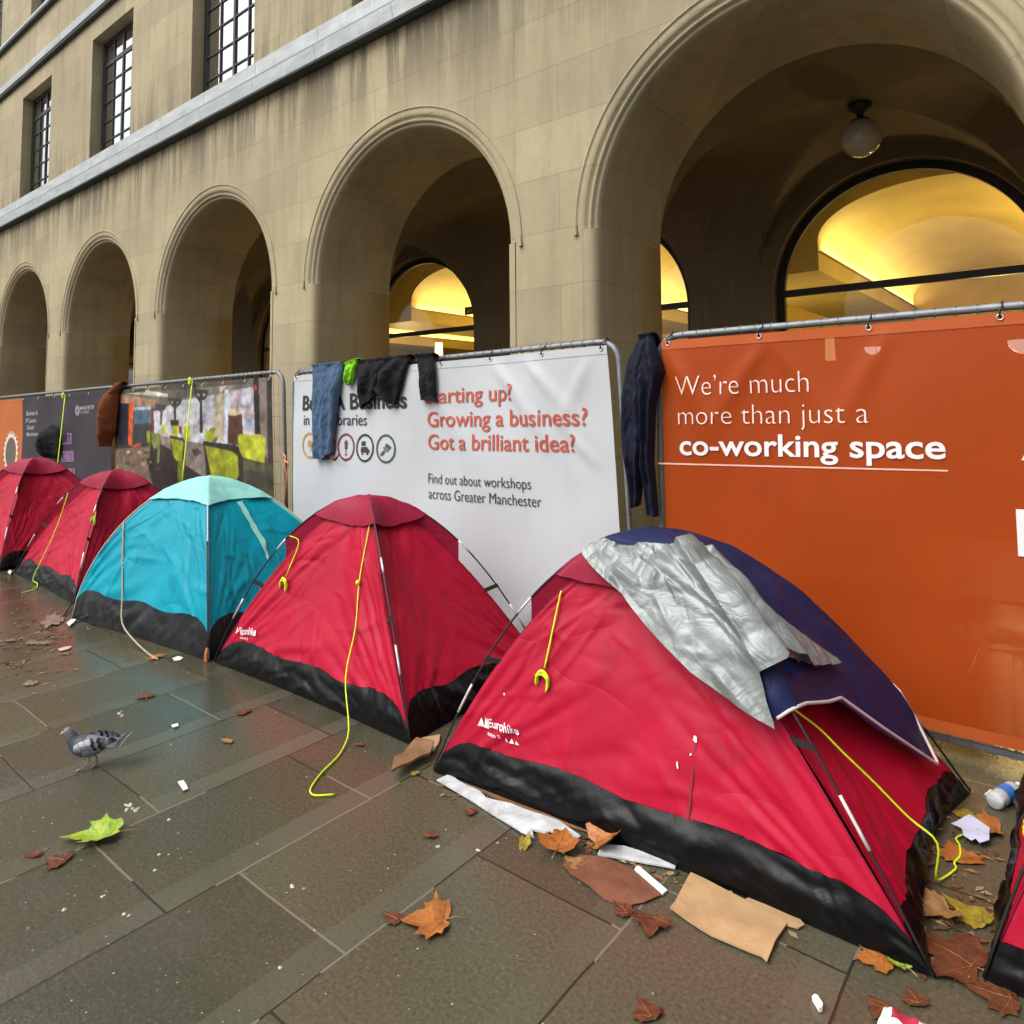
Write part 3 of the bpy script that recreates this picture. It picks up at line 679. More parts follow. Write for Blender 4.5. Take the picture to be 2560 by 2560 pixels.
# banner printed with a photograph of an office
Qp = [XZ(300, 966), XZ(708, 928), (XZ(722, 1260)[0], 0.03), (XZ(300, 966)[0], 0.03)]
fence_panel(Qp, 'mesh fence panel behind the banner printed with an office photo')
Bp = banner(Qp, M['v_photo'], 'banner printed with a photo of a long office with lime green chairs', ties=8, amp=0.04, inset=(0.03, 0.05, 0.13, 0.03))
LM_, LM2, DK, WH = (150, 155, 40), (178, 184, 48), (44, 38, 34), (196, 197, 203)
ph = [([(300, 968), (698, 933), (698, 1010), (560, 1012), (300, 1030)], (118, 113, 104)),
 ([(390, 1030), (470, 1000), (560, 985), (660, 975), (660, 1120), (520, 1110), (390, 1085)], WH),
 ([(310, 985), (400, 1000), (400, 1018), (310, 1008)], (176, 138, 110)), ([(312, 975), (430, 985), (430, 993), (312, 983)], (205, 195, 178)), ([(374, 975), (430, 985), (430, 990), (374, 981)], (235, 226, 205)),
 ([(330, 958), (420, 952), (430, 966), (340, 976)], (150, 146, 136)), ([(440, 950), (500, 945), (500, 990), (430, 1000)], (96, 88, 82)),
 ([(308, 1008), (334, 1009), (332, 1112), (306, 1112)], (40, 40, 52)), ([(346, 1018), (388, 1016), (388, 1110), (342, 1112)], (86, 108, 124)), ([(346, 1017), (388, 1016), (388, 1024), (346, 1025)], (170, 190, 205)), ([(346, 1060), (388, 1058), (388, 1110), (342, 1112)], (64, 66, 70)),
 ([(332, 1008), (345, 1006), (340, 1116), (330, 1110)], (216, 96, 44)), ([(340, 1112), (362, 1106), (362, 1116), (342, 1122)], (186, 84, 56)),
 ([(388, 1018), (394, 1018), (396, 1085), (389, 1100)], (120, 60, 44)),
 ([(297, 1122), (380, 1116), (440, 1200), (440, 1290), (297, 1290)], (128, 106, 88)), ([(297, 1180), (360, 1190), (400, 1290), (297, 1290)], (96, 78, 66)),
 ([(372, 1128), (440, 1120), (520, 1160), (700, 1180), (715, 1300), (420, 1300), (390, 1200)], (52, 44, 42)),
 ([(497, 972), (533, 976), (528, 992), (517, 1008), (518, 1082), (510, 1082), (510, 1008), (501, 992)], (58, 50, 50)), ([(503, 986), (508, 984), (510, 992)], (200, 200, 206)), ([(518, 984), (525, 986), (519, 993)], (200, 200, 206)),
 ([(430, 994), (466, 998), (462, 1010), (451, 1020), (451, 1058), (445, 1058), (445, 1020), (435, 1010)], (62, 53, 52)), ([(437, 1004), (442, 1003), (443, 1011)], WH), ([(452, 1004), (458, 1005), (453, 1011)], WH),
 ([(396, 1010), (427, 1012), (424, 1022), (416, 1030), (415, 1062), (411, 1062), (411, 1030), (400, 1022)], (74, 64, 62)),
 ([(516, 1000), (545, 995), (545, 1074), (518, 1076)], (182, 180, 190)), ([(545, 988), (572, 984), (572, 1105), (545, 1090)], (188, 176, 150)), ([(572, 975), (582, 973), (580, 1105), (572, 1100)], (200, 206, 222)),
 ([(560, 952), (592, 948), (560, 985)], (200, 190, 168)), ([(596, 945), (615, 942), (608, 955), (600, 956)], (214, 220, 218)),
 ([(586, 978), (644, 967), (647, 1080), (622, 1078), (620, 1020), (586, 1022)], (186, 170, 178)), ([(616, 972), (638, 968), (638, 1012), (616, 1014)], (206, 206, 214)), ([(624, 1026), (642, 1022), (644, 1072), (624, 1074)], (150, 168, 186)), ([(625, 1028), (640, 1026), (640, 1046), (625, 1048)], (206, 170, 166)),
 ([(581, 1036), (616, 1030), (619, 1115), (581, 1108)], (84, 56, 40)), ([(582, 1024), (615, 1019), (616, 1034), (598, 1040), (582, 1038)], (226, 205, 172)),
 ([(644, 942), (657, 941), (662, 1086), (648, 1085)], (42, 38, 40)), ([(657, 941), (678, 939), (680, 1165), (668, 1090), (662, 1086)], (140, 124, 116)), ([(678, 938), (698, 936), (702, 1170), (680, 1168)], (58, 52, 46)), ([(646, 962), (652, 961), (653, 975), (647, 977)], (196, 62, 50)),
 ([(472, 1100), (520, 1112), (528, 1198), (475, 1162)], (138, 124, 118)), ([(488, 1124), (505, 1120), (514, 1132), (500, 1142)], (78, 68, 66)),
 ([(518, 1102), (598, 1112), (612, 1120), (619, 1140), (618, 1230), (545, 1230)], (52, 46, 40)),
 ([(523, 1113), (593, 1128), (606, 1140), (608, 1188), (600, 1206), (541, 1198)], LM_),
 ([(606, 1090), (612, 1084), (668, 1088), (675, 1096), (673, 1158), (618, 1143), (606, 1115)], LM2), ([(619, 1145), (698, 1162), (702, 1260), (619, 1250)], (74, 70, 56)), ([(619, 1150), (672, 1160), (672, 1180), (619, 1172)], (92, 92, 62)),
 ([(437, 1092), (470, 1098), (466, 1152), (453, 1152), (444, 1140)], LM_), ([(434, 1088), (470, 1096), (470, 1102), (434, 1094)], DK), ([(455, 1152), (470, 1150), (470, 1210), (455, 1210)], (110, 116, 40)),
 ([(441, 1063), (456, 1064), (456, 1092), (441, 1090)], LM2), ([(458, 1065), (466, 1066), (466, 1085), (458, 1085)], (150, 70, 40)), ([(470, 1065), (486, 1066), (487, 1101), (471, 1098)], LM2), ([(524, 1075), (548, 1075), (546, 1103), (523, 1100)], LM2), ([(415, 1062), (425, 1062), (424, 1085), (414, 1083)], LM2), ([(436, 1050), (457, 1050), (458, 1063), (438, 1063)], (70, 48, 50)),
 ([(388, 1082), (412, 1084), (411, 1118), (395, 1122), (389, 1105)], (122, 130, 66)), ([(376, 1078), (386, 1076), (386, 1105), (378, 1108)], LM_), ([(410, 1090), (436, 1092), (440, 1126), (414, 1110)], (140, 126, 116)),
 ([(404, 1120), (411, 1119), (408, 1158), (402, 1158)], (128, 134, 76)), ([(381, 1108), (386, 1108), (384, 1134), (380, 1134)], (122, 130, 80)), ([(540, 1102), (552, 1090), (556, 1096), (550, 1106)], (92, 110, 50)), ([(532, 1080), (548, 1078), (550, 1072), (536, 1068)], (120, 124, 50))]
rnd = random.Random(3)
for k in range(46):
    x, y = 300 + rnd.random() * 120, 1126 + rnd.random() * 120
    if x > 330 + (y - 1120) * 0.9 + 40: continue
    s = 2 + rnd.random() * 5; g = rnd.choice([(176, 154, 132), (104, 84, 70), (150, 128, 106), (86, 68, 58), (190, 172, 150)])
    ph.append(([(x + s * math.cos(a) * (.7 + .5 * rnd.random()), y + s * .8 * math.sin(a)) for a in [-2 * math.pi * i / 7 for i in range(7)]], g))
import numpy as np
def photo_print(B, items, nx=420, nz=270):
    """the printed picture: one fine grid over the sheet, coloured like a slightly soft photograph"""
    X = np.zeros((nz + 1, nx + 1)); Y = np.zeros_like(X); V = []
    for j in range(nz + 1):
        for i in range(nx + 1):
            x, z = B.P(i / nx, j / nz); V.append(B.pt(x, z, 0.003)); d = Vector((x, YB0, z - H)); q = d.dot(CF)
            X[j, i] = PPX + FPX * d.dot(CR) / q; Y[j, i] = PPY - FPX * d.dot(CU) / q
    img = np.zeros((nz + 1, nx + 1, 3)); img[:] = (62, 55, 48)
    for pts, col in items:
        P_ = np.array(pts, float); bx = (X >= P_[:, 0].min()) & (X <= P_[:, 0].max()) & (Y >= P_[:, 1].min()) & (Y <= P_[:, 1].max())
        ins = np.zeros_like(bx); k = len(P_) - 1
        for m_ in range(len(P_)):
            (xa, ya), (xb, yb) = P_[m_], P_[k]
            if ya != yb: ins ^= ((ya > Y) != (yb > Y)) & (X < (xb - xa) * (Y - ya) / (yb - ya) + xa)
            k = m_
        img[bx & ins] = col
    rg = np.random.default_rng(4)
    def blur(a, n_):
        for _ in range(n_):
            p_ = np.pad(a, ((1, 1), (1, 1), (0, 0)), 'edge'); a = (p_[1:-1, 1:-1] * 2 + p_[:-2, 1:-1] + p_[2:, 1:-1] + p_[1:-1, :-2] + p_[1:-1, 2:]) / 6
        return a
    n1 = blur(rg.normal(size=(nz + 1, nx + 1, 1)), 2); n2 = blur(rg.normal(size=(nz + 1, nx + 1, 1)), 14); n3 = blur(rg.normal(size=(nz + 1, nx + 1, 1)), 60)
    f = 1 + 0.035 * n1 / n1.std() + 0.05 * n2 / n2.std() + 0.08 * n3 / n3.std()
    img = blur(img * f, 2) * 0.86 / 255; img = np.clip(img, 0.01, 0.95)
    L_ = np.where(img <= .04045, img / 12.92, ((img + .055) / 1.055) ** 2.4).reshape(-1, 3)
    mb = MB(); W_ = nx + 1; mb.grid([V[j * W_:(j + 1) * W_] for j in range(nz + 1)])
    o = mb.build('printed_photo', M['photoprint'], B.t, sm=True)
    at = o.data.color_attributes.new('col', 'FLOAT_COLOR', 'POINT'); at.data.foreach_set('color', np.hstack([L_, np.ones((len(L_), 1))]).astype(np.float32).ravel())
photo_print(Bp, ph)

# dark and orange-gear banner on one panel, far left
Qd = [XZ(-170, 1010), XZ(290, 966), (XZ(296, 1200)[0], 0.03), (XZ(-170, 1010)[0], 0.03)]
fence_panel(Qd, 'mesh fence panel at the far left behind the charcoal and orange banners')
Qd1 = [Qd[0], XZ(65, 988), (XZ(67, 1200)[0], 0.03), Qd[3]]
Bg = banner(Qd1, M['v_orange2'], 'orange banner with white gear shapes at the far left', ties=5, inset=(0.03, 0.05, 0.0, 0.03))
def gear(c, rz, nteeth):
    cc = Vector(XZ(*c)); mb = MB(); n_ = nteeth * 8; rows = [[], []]
    for i in range(n_):
        a = 2 * math.pi * i / n_; k = rz * (1.0 if (i % 8) < 4 else 0.86)
        rows[0].append(Bg.pt(cc.x + rz * .72 * math.cos(a), cc.y + rz * .72 * math.sin(a), 0.004)); rows[1].append(Bg.pt(cc.x + k * math.cos(a), cc.y + k * math.sin(a), 0.004))
    mb.grid(rows, col=lin(236, 214, 206), wrap=True); mb.build('gear_ring', M['print'], Bg.t)
    mb = MB(); mb.grid([[Bg.pt(cc.x + r * math.cos(2 * math.pi * i / 40), cc.y + r * math.sin(2 * math.pi * i / 40), 0.003) for i in range(40)] for r in (0, rz * .72)], col=lin(92, 82, 72), wrap=True); mb.build('gear_picture', M['print'], Bg.t)
gear((36, 1134), 0.37, 22); gear((-28, 1120), 0.62, 30)
Qd2 = [XZ(65.5, 988), Qd[1], Qd[2], (XZ(67.5, 1200)[0], 0.03)]
Bd = banner(Qd2, M['v_dark'], 'charcoal banner with small grey lettering and purple word boxes', ties=5, inset=(0.0, 0.05, 0.06, 0.03))
G_ = M['ink_grey']
for s, a, b, c in (("Business &", (75, 1039), (103, 1037), (75, 1028)), ("IP Centre", (74, 1057), (99, 1056), (74, 1046)), ("Greater", (77, 1074), (95, 1073), (77, 1063)), ("Manchester", (77, 1090), (104, 1089), (77, 1080))): lettering(Bd, s, a, b, c, G_, 'lettering', 0.012)
lettering(Bd, "MANCHESTER", (211, 1025), (246, 1022), (211, 1016), G_, 'lettering', 0.012); lettering(Bd, "CITY COUNCIL", (211, 1035), (234, 1033), (211, 1028), G_, 'lettering', 0.0)
disc(Bd, (204.5, 1026), 0.075, 'crest', (140, 138, 146), inner=0.02)
polys(Bd, [([(255, 1012), (270, 1012), (272, 1092), (257, 1093)], (170, 52, 66))], 'red_label')
p = XZ(267, 1088); q = XZ(266, 1018)
vs, fs = text_mesh("BRITISH LIBRARY", 0.012); w_ = max(v.x for v in vs); hgt = 0.7
sc_ = (q[1] - p[1]) / w_
mb = MB(); mb.add([Bd.pt(p[0] - v.y / hgt * 0.13, p[1] + v.x * sc_, 0.006) for v in vs], fs); mb.build('lettering', M['ink_white'], Bd.t)
PU = (128, 92, 138)
for box, s, a, b, c in (([(150, 1083), (188.5, 1082), (186, 1110), (150, 1110)], "EVERY", (153, 1107), (184, 1106), (153, 1087)), ([(160, 1128), (191.5, 1127), (193, 1154), (160, 1154)], "IDEA", (164, 1151), (188, 1150), (164, 1132)), ([(156, 1170), (197.5, 1171), (197, 1199), (157, 1199)], "WHERE", (160, 1196), (194, 1196), (160, 1175))):
    polys(Bd, [(box, PU)], 'word_box'); lettering(Bd, s, a, b, c, M['v_dark'], 'lettering', 0.01, lift=0.006)
# strap and lashing between photo and white panels
t = thing('orange_lashing', 'frayed orange cord tied to the upright between the office photo and the white banner', 'cord')
pts = [plane(708, 1136, 3.82), plane(714, 1140, 3.80), plane(712, 1165, 3.80), plane(717, 1185, 3.80), plane(713, 1260, 3.80)]
mb = MB(); mb.tube(pts, 0.010, 6); mb.build('cord', plain('orange_cord', (0.55, 0.20, 0.07), 0.8), t, sm=True)
mb = MB(); mb.tube([plane(711, 1150, 3.80), plane(720, 1158, 3.79), plane(719, 1170, 3.79)], 0.007, 5); mb.build('loose_end', plain('orange_fray', (0.60, 0.28, 0.13), 0.85), t)

# ------------------------------------------------------------------ clothes drying on the fence
def cloth_mat(name, col, rough=0.85, bump=0.5, sheen=0.2): return plain(name, col, rough, 0, 0.22, 5, bump, 24, spec=0.2, sheen=0.0)
def garment_mesh(L, Rr, depth=0.05, folds=3, yb=3.772, back=True, seed=0, wrap=0.14, rows=64, cols=48):
    def samp(P, t):
        k = t * (len(P) - 1); i = min(int(k), len(P) - 2); a, b = P[i], P[i + 1]; f = k - i
        return (lerp(a[0], b[0], f), lerp(a[1], b[1], f))
    mb = MB(); G = []
    a0, b0 = XZ(*L[0]), XZ(*Rr[0])
    for r in range(rows + 1):
        t = r / rows; a = samp(L, t); b = samp(Rr, t); a = XZ(*a); b = XZ(*b); row = []
        env = min(1, 0.35 + t * 2.2) * (0.55 + 0.45 * math.sin(math.pi * min(1, t * 1.05)) )
        for c in range(cols + 1):
            s = c / cols; x = lerp(a[0], b[0], s); z = lerp(a[1], b[1], s)
            f = 0.5 + 0.5 * math.sin(s * math.pi * 2 * folds + seed + 1.4 * math.sin(t * 3 + seed)); e = math.sin(math.pi * s) ** 0.5
            y = yb - depth * e * env * (0.35 + 0.65 * f) - 0.018 * fbm((x * 7, z * 5, seed)) * e - 0.022 * abs(noise.noise(Vector((x * 11 + z * 5, z * 7 - x * 3, seed)))) * e - 0.012 * abs(noise.noise(Vector((x * 25 - z * 9, z * 15, seed + 5)))) * e
            z += 0.012 * fbm((x * 6, 3.1, seed)) * (t if t > .9 else 0)
            row.append(Vector((x, y, z)))
        G.append(row)
    top = []
    if wrap:
        for k, (dy, dz) in enumerate(((0.13, -wrap), (0.10, -0.03), (0.06, 0.012), (0.02, 0.022), (-0.012, 0.012))):
            top.append([Vector((p.x, yb + dy - (0.006 * (c % 5)), p.z + dz + 0.004 * math.sin(c * 1.7 + seed))) for c, p in enumerate(G[0])])
    mb.grid(top + G)
    if back: mb.grid([[Vector((p.x, yb + 0.001, p.z)) for p in row] for row in G])
    return mb
navy = cloth_mat('navy_shell', (0.006, 0.0075, 0.020), 0.75); blackc = cloth_mat('black_cotton', (0.010, 0.010, 0.012)); denim = cloth_mat('blue_denim', (0.060, 0.105, 0.175)); green = cloth_mat('lime_cloth', (0.20, 0.52, 0.02)); brown = cloth_mat('brown_wool', (0.15, 0.045, 0.016))
def garment(name, label, L, Rr, mat, part, **k):
    t = thing(name, label, 'clothing', 'clothes drying on the fence')
    garment_mesh(L, Rr, **k).build(part, mat, t, sm=True); return t
t = thing('jeans', 'faded blue jeans hanging by the waist over the white banner', 'clothing', 'clothes drying on the fence')
garment_mesh([(800, 917), (801, 990), (803, 1070), (803, 1144)], [(846, 913), (846, 980), (840, 1060), (832, 1147)], depth=0.06, folds=1.2, seed=1).build('trouser_leg', denim, t, sm=True)
garment_mesh([(836, 914), (834, 985), (828, 1070), (826, 1150)], [(878, 911), (868, 980), (858, 1060), (850, 1128)], depth=0.085, folds=1.0, seed=2.2).build('trouser_leg', denim, t, sm=True)
mb = MB(); mb.grid([[plane(827 + 22 * k / 8, 1138 + 12 * math.sin(k / 8 * 3.1) - 10 * k / 8 + 4 * j, 3.735 + 0.01 * j) for k in range(9)] for j in range(3)]); mb.build('cuff_lining', plain('red_lining', (0.20, 0.06, 0.05), 0.8), t)
garment('cloth_rag', 'small crumpled lime green cloth hanging between the jeans and the black trousers', [(882, 913), (880, 935), (881, 955), (886, 963)], [(914, 902), (908, 925), (905, 945), (898, 961)], green, 'cloth', depth=0.05, folds=2, seed=4)
t = garment('black_trousers', 'bunched black trousers thrown over the middle of the white banner', [(912, 908), (912, 950), (914, 985), (924, 1021)], [(985, 900), (972, 940), (965, 975), (962, 985)], blackc, 'trouser_leg', depth=0.07, folds=1.5, seed=5)
garment_mesh([(960, 903), (945, 935), (950, 968), (985, 1006)], [(1044, 893), (1032, 930), (1022, 975), (1008, 1012)], depth=0.085, folds=2, seed=6).build('trouser_leg', blackc, t, sm=True)
garment('black_shorts', 'single black trouser leg hanging right beside the black trousers on the white banner', [(1058, 894), (1067, 930), (1070, 970), (1070, 1000)], [(1102, 890), (1106, 930), (1109, 970), (1112, 1006)], blackc, 'cloth', depth=0.045, folds=1.2, seed=7)
t = garment('navy_jacket', 'navy blue jacket with long sleeves hung between the white and orange banners', [(1608, 846), (1580, 905), (1568, 985), (1566, 1080), (1577, 1170), (1590, 1268)], [(1646, 842), (1652, 900), (1650, 980), (1640, 1060), (1625, 1160), (1612, 1262)], navy, 'body', depth=0.10, folds=1.5, seed=8, yb=3.80)
garment_mesh([(1620, 846), (1618, 900), (1616, 960), (1625, 1030), (1624, 1150), (1636, 1283)], [(1645, 842), (1668, 900), (1677, 930), (1655, 1010), (1650, 1150), (1662, 1284)], depth=0.15, folds=1, seed=9, yb=3.78).build('sleeve', navy, t, sm=True)
garment('brown_coat', 'rust brown coat hung over the fence corner between the charcoal and office photo banners', [(304, 962), (278, 1000), (273, 1040), (276, 1080), (284, 1114)], [(323, 957), (313, 985), (310, 1030), (306, 1075), (294, 1116)], brown, 'body', depth=0.22, folds=1, seed=10)
garment('black_hoodie', 'dark rounded bundle of clothing hanging on the charcoal banner', [(146, 1062), (132, 1080), (127, 1105), (130, 1130), (142, 1142)], [(152, 1062), (160, 1080), (164, 1105), (164, 1135), (155, 1146)], blackc, 'cloth', depth=0.20, folds=1, seed=11, wrap=0)
# ------------------------------------------------------------------ dome tents
def fabric_mat(name, col, rough=0.5, trans=0.0, bump=0.35, stretch=(1, 1, 1), sheen=0.15):
    mt, n, b = new_mat(name); v = coords(n, stretch, kind='Object')
    f = noisen(n, v, 2.2, 4)
    c = mixc(n, ramp(n, f, 0.3, 0.7), tuple(x * 0.88 for x in col), tuple(min(1, x * 1.10) for x in col))
    damp = noisen(n, coords(n, (1, 1, 0.8), loc=(5, 2, 1)), 2.6, 4, 0.6)
    c = mixc(n, ramp(n, damp, 0.57, 0.61, 0, 0.38), c, tuple(x * 0.62 for x in col))
    n.links.new(c, b.inputs['Base Color']); b.inputs['Roughness'].default_value = rough; b.inputs['Sheen Weight'].default_value = 0.0
    b.inputs['Specular IOR Level'].default_value = 0.18
    # creases: distorted ridges at two sizes
    r1 = noisen(n, coords(n, (1, 1, 2.2), rot=(0.3, 0.5, 0.2)), 1.7, 2, 0.4, 0.7); r2 = noisen(n, coords(n, (2.2, 2.2, .8), rot=(0.2, -.4, 0.6), loc=(3, 2, 1)), 3.0, 2, 0.45, 0.6)
    k1 = mathn(n, 'ABSOLUTE', mathn(n, 'SUBTRACT', r1, 0.5)); k2 = mathn(n, 'ABSOLUTE', mathn(n, 'SUBTRACT', r2, 0.5))
    h = mathn(n, 'ADD', mathn(n, 'MULTIPLY', mathn(n, 'POWER', k1, 0.7), 0.9), mathn(n, 'MULTIPLY', k2, 0.35))
    h = mathn(n, 'ADD', h, mathn(n, 'MULTIPLY', noisen(n, v, 300, 2), 0.006))
    bumpn(n, b, h, bump, 0.035)
    if trans:
        tl = n.nodes.new('ShaderNodeBsdfTranslucent'); n.links.new(c, tl.inputs[0]); mx = n.nodes.new('ShaderNodeMixShader'); mx.inputs[0].default_value = trans
        n.links.new(b.outputs[0], mx.inputs[1]); n.links.new(tl.outputs[0], mx.inputs[2]); n.links.new(mx.outputs[0], n.nodes['Material Output'].inputs[0])
    return mt
M['red'] = fabric_mat('red_nylon', (0.365, 0.004, 0.027), 0.5, 0.0, 0.36)
M['redcap'] = fabric_mat('dark_red_nylon', (0.25, 0.008, 0.032), 0.5, 0.0, 0.25)
M['teal'] = fabric_mat('turquoise_nylon', (0.0, 0.25, 0.34), 0.42, 0.0, 0.45)
M['mint'] = fabric_mat('mint_nylon', (0.25, 0.56, 0.50), 0.5, 0.0, 0.25)
def tub_mat(name, col, rough, bump):
    mt, n, b = new_mat(name); v = coords(n, kind='Object')
    f = noisen(n, v, 5, 5); c = mixc(n, ramp(n, f, 0.35, 0.7), tuple(x * 0.7 for x in col), tuple(x * 1.5 for x in col))
    n.links.new(c, b.inputs['Base Color']); b.inputs['Roughness'].default_value = rough; b.inputs['Specular IOR Level'].default_value = 0.16
    r1 = noisen(n, coords(n, (1.5, 1.5, .8), rot=(0, .5, .3)), 2.6, 2, 0.45, 1.0); r2 = noisen(n, v, 8, 3, 0.5, 0.8)
    k1 = mathn(n, 'ABSOLUTE', mathn(n, 'SUBTRACT', r1, 0.5)); k2 = mathn(n, 'ABSOLUTE', mathn(n, 'SUBTRACT', r2, 0.5))
    bumpn(n, b, mathn(n, 'ADD', k1, mathn(n, 'MULTIPLY', k2, 0.4)), bump, 0.05); return mt
M['tub'] = tub_mat('black_groundsheet', (0.0026, 0.0026, 0.0031), 0.30, 0.20)
M['tubgrey'] = tub_mat('grey_groundsheet', (0.016, 0.0175, 0.019), 0.28, 0.35)
M['pole'] = plain('black_fibreglass_pole', (0.012, 0.011, 0.012), 0.35, 0, 0.1, 10)
M['ferrule'] = plain('white_ferrule', (0.62, 0.62, 0.62), 0.3, 0.3, 0.1, 10)
M['palepole'] = plain('pale_pole_sleeve', (0.50, 0.52, 0.48), 0.5, 0, 0.15, 10)
M['clip_black'] = plain('black_strap', (0.012, 0.012, 0.012), 0.6, 0, 0.1, 10)
M['clip_orange'] = plain('orange_clip', (0.60, 0.20, 0.05), 0.45, 0, 0.1, 10)
M['guy'] = plain('fluorescent_yellow_cord', (0.62, 0.86, 0.015), 0.6, 0, 0.12, 30, 0.4, 120)
M['guytan'] = plain('faded_tan_cord', (0.38, 0.30, 0.20), 0.8, 0, 0.15, 30)
M['logo'] = plain('white_print', (0.72, 0.66, 0.68), 0.5, 0, 0.06, 20)
CAMV = Vector((0, 0, H))
def project(p):
    d = Vector(p) - CAMV; z = d.dot(CF)
    return (PPX + FPX * d.dot(CR) / z, PPY - FPX * d.dot(CU) / z)
class Tent:
    def __init__(self, FL, FR, BR, BL, apex, h, n, m, fab=(0.985, 1.56, 1.0), seed=0, sag=0.05, zs=0.165, cor=0.955, zs1=None, bow=(.02, .03, .02, .03), cr=1.1):
        self.c = [Vector((*p, 0)) for p in (FL, FR, BR, BL)]; self.ap = Vector((*apex, 0)); self.h, self.n, self.m = h, n, m
        self.fab = fab; self.seed = seed; self.sag = sag; self.zs = zs; self.zs1 = zs1 or zs; self.bow = bow; self.cr = cr; self.cor = cor
    def xy(self, i, u):
        a, b = self.c[i % 4], self.c[(i + 2) % 4]; w_ = (1 - u) / 2
        return a * (1 - w_) * (1 - 2 * w_) + self.ap * 4 * w_ * (1 - w_) + b * w_ * (2 * w_ - 1)
    def pole(self, i, u):
        p = self.xy(i, u).copy(); p.z = self.h * (1 - abs(u) ** self.n) ** self.m; return p
    def ridge(self, i, u):
        p = self.xy(i, u) * 1.0; k, nn, mm = self.fab; p.z = self.h * k * max(0, 1 - abs(u) ** nn) ** mm; return p
    def face(self, i, s, u, prof='f', disp=True):
        g = self.ridge if prof == 'f' else self.pole
        a, b = g(i, u), g(i + 1, u); p = a.lerp(b, s)
        if prof == 'f':
            e = (b - a); nrm = Vector((e.y, -e.x, 0))
            if nrm.length > 1e-6:
                nrm.normalize(); q = 4 * s * (1 - s)
                p -= nrm * self.sag * q * math.sin(math.pi * min(1, u)) ** 0.8
                p.z -= 0.02 * q * math.sin(math.pi * min(1, u))
                if disp:
                    sd = self.seed + i * 13.1
                    # tension folds fanning from the lower corners and the top
                    f = 0
                    for (cs, cu_) in ((0, 1), (1, 1)):
                        ds, du = s - cs, u - cu_; an = math.atan2(du, ds * (1 if cs == 0 else -1)); rr = math.hypot(ds, du)
                        f += (abs(noise.noise(Vector((an * 5.2 + sd, rr * 0.9, cs * 7 + sd)))) - .2) * math.exp(-(rr / 0.42) ** 2) * min(1, rr * 5)
                    p += nrm * (0.040 * f + 0.016 * fbm((s * 3.1 + sd, u * 2.5, sd), 3) * q ** .5)
                    d2 = abs(noise.noise(Vector((s * 4 + u * 6 + sd, (s - u) * 1.2, sd + 3)))) 
                    p += nrm * 0.012 * d2 * q ** .5
        return p
    def find(self, u_, v_, i, prof='f'):
        """(s,u) of the point of face i seen at a survey pixel"""
        s0, s1, a0, a1 = 0.0, 1.0, 0.02, 1.0
        for it in range(5):
            best = None
            for j in range(15):
                for k in range(15):
                    s = lerp(s0, s1, j / 14); u = lerp(a0, a1, k / 14)
                    q = project(self.face(i, s, u, prof, False)); d = (q[0] - u_) ** 2 + (q[1] - v_) ** 2
                    if best is None or d < best[0]: best = (d, s, u)
            _, s, u = best; ws = (s1 - s0) / 5; wa = (a1 - a0) / 5
            s0, s1, a0, a1 = max(0, s - ws), min(1, s + ws), max(0.02, u - wa), min(1, u + wa)
        return s, u
    def out(self, i):
        e = self.c[(i + 1) % 4] - self.c[i % 4]; return Vector((e.y, -e.x, 0)).normalized()
    def on(self, u_, v_, i, lift=0.012):
        s, u = self.find(u_, v_, i); p = self.face(i, s, u)
        e1 = self.face(i, min(1, s + .02), u) - self.face(i, max(0, s - .02), u); e2 = self.face(i, s, min(1, u + .02)) - self.face(i, s, max(.02, u - .02))
        nn = e1.cross(e2).normalized()
        if nn.dot(self.out(i)) < 0: nn = -nn
        return p + nn * lift
